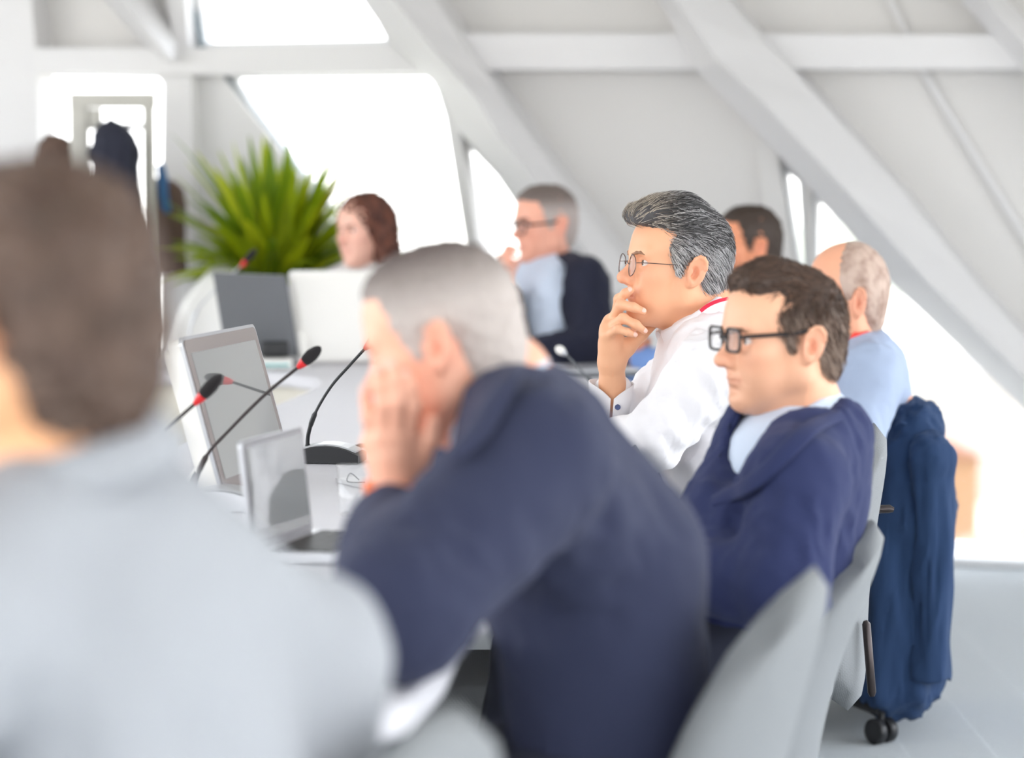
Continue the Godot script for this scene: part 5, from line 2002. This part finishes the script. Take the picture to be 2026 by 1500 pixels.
	b.clothes = [
		{"called": "shirt", "mat": mats.shirt_pale, "cell": 0.010, "fold": 0.006, "sleeves": false, "flat": 1.2,
			"trunk": [[at_px(1572, 930, 4.44), at_px(1465, 1250, 4.43), 0.130, 0.130]], "ells": [[at_px(1562, 884, 4.44), Vector3(0.085, 0.040, 0.085), 0.05], [at_px(1538, 950, 4.38), Vector3(0.075, 0.075, 0.075), 0.05]]},
		{"called": "jacket", "mat": mats.suit_blue, "cell": 0.009, "fold": 0.010, "fold_scale": 0.7, "grow": 0.012, "flat": 1.2, "sh_r": 0.070, "el_r": 0.058, "wr_r": 0.046, "cuff_l": 0.95, "arm_k": 0.018,
			"trunk": [[at_px(1566, 930, 4.45), at_px(1452, 1290, 4.43), 0.150, 0.140], [at_px(1576, 990, 4.45), at_px(1572, 1110, 4.45), 0.106, 0.100]],
			"ells": [[at_px(1600, 862, 4.45), Vector3(0.085, 0.050, 0.090), 0.05], [at_px(1460, 1060, 4.38), Vector3(0.10, 0.12, 0.15), 0.06]],
			"cuts": [[at_px(1545, 842, 4.42), at_px(1470, 880, 4.33), 0.060, 0.050, 0.012], [at_px(1470, 880, 4.33), at_px(1395, 985, 4.27), 0.052, 0.014, 0.012], [at_px(1655, 736, 4.38), at_px(1530, 812, 4.36), 0.052, 0.056, 0.01], [at_px(1655, 736, 4.45), at_px(1530, 812, 4.44), 0.052, 0.056, 0.01], [at_px(1655, 736, 4.52), at_px(1530, 812, 4.52), 0.052, 0.056, 0.01]],
			}]
	b.collar = {"at": at_px(1576, 832, 4.44), "up": Vector3(-0.42, 0.9, 0.05), "fwd": Vector3(-0.94, -0.3, 0.34), "rx": 0.072, "rz": 0.068, "h": 0.024, "gap": 14.0, "leaf": 0.036, "mat": mats.shirt_pale}

	# ---- man C: leaning on his hand, orange wristband
	var c := {}
	c.base = Vector3(at_px(1210, 1500, 3.4).x, 0, -3.4)
	c.head = at_px(884, 686, 3.40)
	c.yaw = -14.0
	c.pitch = 17.0
	c.scale = Vector3(0.97, 1.0, 1.0)
	c.skin = col(246, 184, 156)
	c.cell = 0.0045
	c.neck = at_px(1000, 800, 3.42)
	c.chest = at_px(1100, 960, 3.42)
	c.pelvis = at_px(1225, 1600, 3.42)
	c.sh_l = at_px(1056, 915, 3.20)
	c.el_l = at_px(792, 1200, 3.02)
	c.wr_l = at_px(776, 985, 3.33)
	c.sh_r = at_px(1000, 880, 3.62)
	c.el_r = at_px(880, 1030, 3.72)
	c.wr_r = at_px(800, 1040, 3.85)
	c.shin = 0.0
	c.hair = "crop"
	c.hair_rough = 0.002
	c.hair_paint = func(p: Vector3) -> Color: return lin(col(92, 80, 76)).lerp(lin(col(186, 176, 170)), clampf((0.125 - p.y) / 0.08, 0.0, 1.0))
	c.brow_color = col(196, 150, 126)
	c.nail_side = Vector3(-0.3, 0.2, 0.9)
	c.hands = [{"wrist": at_px(778, 950, 3.335), "fore": at_px(776, 1040, 3.32), "cell": 0.0035, "scale": 1.0, "fingers": [
		[at_px(808, 868, 3.33), at_px(818, 804, 3.305), at_px(812, 766, 3.30), at_px(803, 738, 3.302)],
		[at_px(783, 862, 3.32), at_px(787, 794, 3.295), at_px(781, 750, 3.292), at_px(775, 722, 3.297)],
		[at_px(758, 866, 3.32), at_px(757, 802, 3.30), at_px(752, 762, 3.298), at_px(748, 734, 3.302)],
		[at_px(736, 878, 3.33), at_px(730, 826, 3.315), at_px(725, 796, 3.315), at_px(722, 772, 3.32)]],
		"thumb": [at_px(824, 910, 3.345), at_px(850, 870, 3.335), at_px(858, 832, 3.33)]}]
	c.clothes = [
		{"called": "shirt", "mat": mats.shirt_pale, "cell": 0.012, "fold": 0.004, "sleeves": false, "flat": 1.2, "trunk": [[at_px(1080, 930, 3.42), at_px(1190, 1450, 3.42), 0.12, 0.13]], "ells": [[at_px(990, 812, 3.42), Vector3(0.070, 0.045, 0.07), 0.05]]},
		{"called": "jacket", "mat": mats.suit_navy, "cell": 0.010, "fold": 0.010, "fold_scale": 0.55, "grow": 0.012, "flat": 1.0, "sh_r": 0.082, "el_r": 0.068, "wr_r": 0.044, "cuff_l": 0.68, "cuff_r": 0.95, "arm_k": 0.012, "yoke_r": 0.06,
			"trunk": [[at_px(1068, 895, 3.42), at_px(1172, 1120, 3.42), 0.088, 0.122], [at_px(1172, 1120, 3.42), at_px(1220, 1560, 3.42), 0.122, 0.125], [at_px(1068, 930, 3.30), at_px(1105, 1010, 3.30), 0.078, 0.085], [at_px(1068, 930, 3.54), at_px(1105, 1010, 3.54), 0.078, 0.085]],
			"ells": [[at_px(1030, 825, 3.42), Vector3(0.066, 0.070, 0.10), 0.06]],
			"cuts": [[at_px(930, 800, 3.40), at_px(985, 770, 3.42), 0.062, 0.064, 0.012], [at_px(935, 790, 3.40), at_px(930, 960, 3.38), 0.055, 0.05, 0.02]],
			"ridges": [[at_px(1000, 745, 3.35), at_px(955, 830, 3.30), 0.012, 0.013], [at_px(955, 830, 3.30), at_px(912, 905, 3.28), 0.013, 0.010]]}]
	c.collar = {"at": at_px(978, 800, 3.42), "up": Vector3(-0.72, 0.68, 0.0), "fwd": Vector3(-0.75, -0.65, -0.1), "rx": 0.068, "rz": 0.066, "h": 0.022, "gap": 14.0, "leaf": 0.034, "mat": mats.shirt_pale}
	# ---- man D: nearest, brown hair, grey shirt, seen from behind
	var d := {}
	d.base = Vector3(at_px(300, 1600, 2.22).x, 0, -2.22)
	d.head = at_px(78, 650, 2.20)
	d.yaw = -40.0
	d.pitch = 4.0
	d.scale = Vector3(1.0, 1.0, 1.0)
	d.skin = col(248, 186, 140)
	d.cell = 0.006
	d.neck = at_px(150, 925, 2.21)
	d.chest = at_px(250, 1430, 2.24)
	d.pelvis = at_px(310, 2100, 2.24)
	d.sh_l = at_px(-120, 1230, 2.06)
	d.el_l = at_px(-330, 1650, 1.98)
	d.wr_l = at_px(-560, 1640, 2.15)
	d.sh_r = at_px(585, 1320, 2.38)
	d.el_r = at_px(610, 1640, 2.36)
	d.wr_r = at_px(230, 1430, 2.50)
	d.shin = -0.05
	d.hair = "full"
	d.hair_rough = 0.005
	d.hair_paint = func(p: Vector3) -> Color: return lin(col(96, 76, 64)).lerp(lin(col(74, 56, 46)), clampf(noise.get_noise_3dv(p * 2.0) + 0.5, 0.0, 1.0))
	d.brow_color = col(100, 76, 60)
	d.clothes = [{"called": "shirt", "mat": mats.shirt_grey, "cell": 0.012, "fold": 0.009, "fold_scale": 0.5, "flat": 1.15, "flat_dir": Vector3(-0.77, 0, -0.64), "sh_r": 0.080, "el_r": 0.062, "wr_r": 0.045, "yoke_r": 0.056,
		"trunk": [[at_px(215, 1290, 2.22), at_px(290, 1900, 2.24), 0.150, 0.180]], "ells": [[at_px(165, 1020, 2.22), Vector3(0.075, 0.05, 0.075), 0.06]]}]
	d.collar = {"at": at_px(165, 935, 2.21), "up": Vector3(-0.30, 0.95, 0.1), "fwd": Vector3(-0.77, -0.2, -0.64), "rx": 0.070, "rz": 0.068, "h": 0.030, "gap": 12.0, "leaf": 0.036, "mat": mats.shirt_grey}

	# ---- man E: far end, dark suit, hand on his mouth
	var e := {}
	e.base = Vector3(at_px(1110, 800, 8.62).x, 0, -8.66)
	e.head = at_px(1080, 447, 8.60)
	e.yaw = 27.0
	e.pitch = 4.0
	e.skin = col(236, 172, 148)
	e.cell = 0.0065
	e.neck = at_px(1092, 540, 8.62)
	e.chest = at_px(1112, 640, 8.64)
	e.pelvis = at_px(1115, 840, 8.66)
	e.sh_l = at_px(1152, 562, 8.50)
	e.el_l = at_px(1178, 690, 8.42)
	e.wr_l = at_px(1070, 698, 8.36)
	e.sh_r = at_px(1050, 560, 8.76)
	e.el_r = at_px(1000, 680, 8.46)
	e.wr_r = at_px(1000, 560, 8.44)
	e.rest_hands = ["l"]
	e.hair = "crop"
	e.hair_paint = func(p: Vector3) -> Color: return lin(col(112, 100, 94)).lerp(lin(col(178, 166, 160)), clampf((0.09 - p.y) / 0.05, 0.0, 1.0))
	e.brow_color = col(110, 84, 72)
	e.glasses = "square"
	e.hands = [{"wrist": at_px(998, 546, 8.44), "fore": at_px(1000, 600, 8.45), "cell": 0.0065, "fingers": [
		[at_px(995, 508, 8.45), at_px(1004, 490, 8.43), at_px(1014, 490, 8.42), at_px(1024, 494, 8.42)],
		[at_px(990, 513, 8.43), at_px(1000, 499, 8.41), at_px(1012, 501, 8.40), at_px(1022, 505, 8.40)],
		[at_px(988, 521, 8.42), at_px(998, 511, 8.40), at_px(1009, 514, 8.39), at_px(1019, 518, 8.39)],
		[at_px(989, 530, 8.41), at_px(998, 523, 8.39), at_px(1006, 526, 8.38), at_px(1014, 529, 8.38)]],
		"thumb": [at_px(1010, 534, 8.46), at_px(1020, 522, 8.47), at_px(1030, 512, 8.48)]}]
	e.clothes = [
		{"called": "shirt", "mat": mats.shirt_pale, "cell": 0.012, "fold": 0.004, "sleeves": false, "flat": 1.25, "fwd": 1, "flat_dir": Vector3(-0.9, 0, 0.43), "trunk": [[at_px(1085, 590, 8.60), at_px(1085, 800, 8.60), 0.15, 0.16]], "ells": [[at_px(1090, 552, 8.62), Vector3(0.085, 0.045, 0.085), 0.05]]},
		{"called": "jacket", "mat": mats.suit_dark, "cell": 0.012, "fold": 0.010, "grow": 0.012, "flat": 1.25, "flat_dir": Vector3(-0.9, 0, 0.43), "sh_r": 0.072, "el_r": 0.058, "wr_r": 0.046, "cuff_r": 0.7,
			"trunk": [[at_px(1115, 600, 8.63), at_px(1120, 840, 8.65), 0.155, 0.165]], "ells": [[at_px(1108, 556, 8.64), Vector3(0.080, 0.045, 0.095), 0.05]],
			"cuts": [[at_px(1090, 545, 8.50), at_px(1068, 620, 8.42), 0.056, 0.042, 0.012], [at_px(1068, 620, 8.42), at_px(1046, 720, 8.38), 0.042, 0.02, 0.012], [at_px(1080, 535, 8.60), at_px(1100, 525, 8.62), 0.066, 0.066, 0.012]]}]
	e.collar = {"at": at_px(1090, 540, 8.62), "up": Vector3(-0.30, 0.95, 0.1), "fwd": Vector3(-0.88, -0.2, 0.45), "rx": 0.068, "rz": 0.066, "h": 0.026, "gap": 16.0, "leaf": 0.036, "mat": mats.shirt_pale}
	e.fwd = Vector3(-0.9, 0, 0.43)

	# ---- woman W
	var w := {}
	w.base = Vector3(at_px(728, 800, 8.92).x, 0, -8.95)
	w.head = at_px(722, 461, 8.85)
	w.yaw = 44.0
	w.pitch = 3.0
	w.roll = 3.0
	w.scale = Vector3(0.93, 0.95, 0.93)
	w.skin = col(236, 184, 164)
	w.jaw = 0.88
	w.cell = 0.0065
	w.neck_r = 0.82
	w.neck = at_px(736, 528, 8.88)
	w.chest = at_px(735, 620, 8.90)
	w.pelvis = at_px(735, 830, 8.94)
	w.sh_l = at_px(806, 566, 8.84)
	w.el_l = at_px(825, 690, 8.70)
	w.wr_l = at_px(760, 682, 8.56)
	w.sh_r = at_px(672, 562, 9.0)
	w.el_r = at_px(650, 690, 8.86)
	w.wr_r = at_px(680, 684, 8.64)
	w.rest_hands = ["l", "r"]
	w.hair = "bob"
	w.hair_rough = 0.008
	w.hair_paint = func(p: Vector3) -> Color: return lin(col(74, 40, 32)).lerp(lin(col(124, 74, 54)), clampf(noise.get_noise_3dv(p * 2.5) + 0.4, 0.0, 1.0))
	w.brow_color = col(96, 62, 50)
	w.brow = 0.0028
	w.fwd = Vector3(-0.62, 0, 0.78)
	w.trousers = mats.trousers
	w.clothes = [{"called": "blouse", "mat": mats.top_beige, "cell": 0.012, "fold": 0.008, "flat": 1.3, "sh_r": 0.054, "el_r": 0.044, "wr_r": 0.034, "yoke_r": 0.045, "trunk": [[at_px(735, 590, 8.89), at_px(735, 800, 8.93), 0.135, 0.145]], "ells": [[at_px(736, 548, 8.89), Vector3(0.075, 0.04, 0.085), 0.05]]}]

	# ---- man F: dark hair, behind the man in focus
	var f := {}
	f.base = Vector3(at_px(1500, 800, 8.2).x, 0, -8.25)
	f.head = at_px(1484, 490, 8.20)
	f.yaw = 10.0
	f.pitch = 3.0
	f.scale = Vector3(0.93, 0.98, 0.95)
	f.skin = col(222, 146, 108)
	f.stubble = 0.4
	f.stubble_color = col(86, 62, 52)
	f.cell = 0.0065
	f.neck = at_px(1502, 575, 8.22)
	f.chest = at_px(1510, 680, 8.24)
	f.pelvis = at_px(1520, 860, 8.26)
	f.sh_l = at_px(1480, 640, 8.06)
	f.el_l = at_px(1296, 738, 8.0)
	f.wr_l = at_px(1258, 690, 8.12)
	f.sh_r = at_px(1480, 630, 8.40)
	f.el_r = at_px(1340, 720, 8.45)
	f.wr_r = at_px(1262, 745, 8.30)
	f.thigh = 0.30
	f.hair = "crop"
	f.hair_rough = 0.003
	f.hair_paint = func(_p): return lin(col(58, 44, 38))
	f.brow_color = col(58, 42, 36)
	f.hands = [{"wrist": at_px(1262, 712, 8.10), "fore": at_px(1275, 735, 8.06), "cell": 0.006, "fingers": [
		[at_px(1254, 676, 8.11), at_px(1250, 656, 8.12), at_px(1256, 645, 8.12), at_px(1264, 640, 8.12)], [at_px(1259, 676, 8.09), at_px(1256, 656, 8.09), at_px(1262, 646, 8.09), at_px(1269, 642, 8.09)], [at_px(1263, 678, 8.07), at_px(1262, 660, 8.07), at_px(1267, 651, 8.07), at_px(1273, 647, 8.07)], [at_px(1267, 682, 8.05), at_px(1267, 666, 8.05), at_px(1271, 658, 8.05), at_px(1276, 655, 8.05)]],
		"thumb": [at_px(1270, 698, 8.13), at_px(1278, 684, 8.14), at_px(1284, 672, 8.14)]}]
	f.clothes = [{"called": "shirt", "mat": mats.shirt_mid, "cell": 0.012, "fold": 0.008, "flat": 1.25, "sh_r": 0.068, "el_r": 0.056, "wr_r": 0.044, "cuff_l": 0.55, "trunk": [[at_px(1505, 650, 8.23), at_px(1520, 840, 8.25), 0.15, 0.165]], "ells": [[at_px(1503, 600, 8.22), Vector3(0.085, 0.045, 0.085), 0.05]]}]
	f.collar = {"at": at_px(1500, 580, 8.22), "up": Vector3(-0.35, 0.93, 0.0), "rx": 0.068, "rz": 0.066, "h": 0.024, "gap": 14.0, "leaf": 0.034, "mat": mats.shirt_mid}

	# ---- man G: balding, pale blue shirt, red lanyard
	var g := {}
	g.base = Vector3(at_px(1690, 1000, 6.42).x, 0, -6.42)
	g.head = at_px(1677, 598, 6.40)
	g.yaw = 4.0
	g.pitch = 6.0
	g.scale = Vector3(0.87, 1.10, 0.95)
	g.skin = col(234, 170, 138)
	g.cell = 0.005
	g.neck = at_px(1700, 690, 6.42)
	g.chest = at_px(1715, 800, 6.43)
	g.pelvis = at_px(1690, 1010, 6.44)
	g.sh_l = at_px(1722, 745, 6.23)
	g.el_l = at_px(1690, 905, 6.13)
	g.wr_l = at_px(1520, 870, 6.2)
	g.sh_r = at_px(1690, 730, 6.62)
	g.el_r = at_px(1620, 880, 6.7)
	g.wr_r = at_px(1470, 850, 6.5)
	g.rest_hands = ["l", "r"]
	g.hair = "bald"
	g.hair_rough = 0.001
	g.hair_paint = func(p: Vector3) -> Color: return lin(col(196, 172, 158)).lerp(lin(col(146, 118, 104)), clampf(noise.get_noise_3dv(p * 3.0) + 0.3, 0.0, 1.0))
	g.brow_color = col(190, 160, 140)
	g.clothes = [{"called": "shirt", "mat": mats.shirt_blue, "cell": 0.010, "fold": 0.009, "fold_scale": 0.7, "flat": 1.25, "sh_r": 0.074, "el_r": 0.060, "wr_r": 0.042, "trunk": [[at_px(1700, 770, 6.43), at_px(1690, 1000, 6.44), 0.150, 0.150]], "ells": [[at_px(1700, 706, 6.42), Vector3(0.085, 0.045, 0.085), 0.05]]}]
	g.collar = {"at": at_px(1692, 690, 6.42), "up": Vector3(-0.42, 0.9, 0.0), "rx": 0.066, "rz": 0.064, "h": 0.026, "gap": 14.0, "leaf": 0.036, "mat": mats.shirt_blue}
	# shape them all side by side on worker threads, then build
	var cast := [a, b, c, d, e, w, f, g]
	var job := WorkerThreadPool.add_group_task(func(i): shape_person(cast[i]), cast.size())
	WorkerThreadPool.wait_for_group_task_completion(job)
	var pa := person("man in focus in a white shirt with round metal glasses, hand over his mouth", a)
	var pb := person("man in a navy blue jacket with black rectangular glasses and short brown hair", b)
	var pc := person("grey-haired man in a dark navy suit leaning his face on his hand, orange wristband", c)
	person("nearest man seen from behind, with brown hair and a pale grey shirt", d)
	person("man in a dark suit and pale blue shirt at the far end, fist at mouth", e)
	person("woman with wavy chin-length brown hair and a beige top before the plant", w)
	person("dark-haired bearded man in a blue shirt, mostly hidden behind the man in focus", f)
	var pg := person("balding man in a pale blue shirt with a red lanyard, before the jacket-hung chair", g)
	# cuff, button, lanyard
	var cu: Vector3 = at_px(1207, 795, 5.298)
	part("cuff", cuff_mesh(cu - a.base, Vector3(0.06, 1.0, 0.06), Vector3(-1, 0, 0.3), 0.036, 0.036, 0.040), mats.shirt_white, pa)
	part("cuff_button", lathe_mesh(PackedVector2Array([Vector2(0.001, 0.0), Vector2(0.0055, 0.0), Vector2(0.0058, 0.002), Vector2(0.004, 0.003), Vector2(0.001, 0.002)]), 16), mats.button_navy, pa, Transform3D(Basis(Vector3.RIGHT, PI / 2 - 0.2), at_px(1222, 806, 5.255) - a.base))
	var lan := PackedVector3Array([at_px(1386, 616, 5.208), at_px(1396, 608, 5.208), at_px(1408, 601, 5.212), at_px(1424, 595, 5.225), at_px(1442, 591, 5.25)])
	for i in lan.size():
		lan[i] -= a.base
	var lp := smooth_path(lan, 4)
	part("lanyard", ribbon_mesh(lp, 0.0040, 0.0012, Vector3(0.25, 0.75, 0.6)), mats.lanyard, pa)

	part("wristband", ring_mesh(at_px(776, 968, 3.332) - c.base, Vector3(0.02, 1.0, 0.05), Vector3(-1, 0, 0), 0.033, 0.031, 0.008, 0.003), mats.wristband, pc)

	var lg := PackedVector3Array([at_px(1672, 686, 6.33), at_px(1684, 672, 6.325), at_px(1700, 660, 6.335), at_px(1714, 652, 6.36)])
	for i in lg.size():
		lg[i] -= g.base
	part("lanyard", ribbon_mesh(smooth_path(lg, 4), 0.008, 0.002, Vector3(0.1, 0.6, 0.8)), mats.lanyard_orange, pg)
	# lapels, collars and the breast pocket of the navy jacket; the near lapel of the leaning man
	part("lapel", cloth_patch(b.w.jacket, 4.0, [[1657, 815], [1598, 838], [1549, 880], [1507, 924], [1462, 958], [1410, 988]], [[1664, 834], [1616, 862], [1570, 906], [1524, 952], [1474, 986], [1414, 1006]], 0.0065, 0.004, b.base), mats.suit_blue, pb)
	part("lapel", cloth_patch(c.w.jacket, 3.0, [[1012, 742], [968, 806], [930, 866], [893, 912]], [[1040, 752], [1004, 820], [966, 880], [915, 925]], 0.013, 0.004, c.base), mats.suit_navy, pc)
	# the wording on the lanyard
	var text := TextMesh.new()
	var font := SystemFont.new()
	font.font_names = PackedStringArray(["Droid Sans"])
	text.font = font
	text.text = "Port of"
	text.font_size = 24
	text.pixel_size = 0.00024
	text.depth = 0.0004
	var mid := (lp[5] + lp[11]) / 2
	var along := (lp[11] - lp[5]).normalized()
	var face := Vector3(0.25, 0.75, 0.6)
	face = (face - along * face.dot(along)).normalized()
	part("lanyard_lettering", text, mats.paper, pa, Transform3D(Basis(along, face.cross(along), face), mid + face * 0.0016))

func cuff_mesh(c: Vector3, up: Vector3, fwd: Vector3, rx: float, rz: float, half: float) -> ArrayMesh:
	# an open shirt cuff: a flaring band whose ends part at the front
	up = up.normalized()
	fwd = (fwd - up * fwd.dot(up)).normalized()
	var side := fwd.cross(up)
	var rings := []
	for k in 41:
		var a := deg_to_rad(-72.0) + deg_to_rad(352.0) * k / 40.0
		var out := fwd * cos(a) + side * sin(a)
		var q := float(k) / 40.0
		var dip := 0.028 * pow(absf(q * 2.0 - 1.0), 5.0)
		var at := c + fwd * (cos(a) * rx) + side * (sin(a) * rz)
		var flare := 0.007
		rings.append(PackedVector3Array([at - up * half, at + up * (half - dip) + out * flare, at + up * (half - dip) + out * (flare + 0.0022), at - up * half + out * 0.0022]))
	var st := st_new()
	loft(st, rings, true)
	return st_done(st)
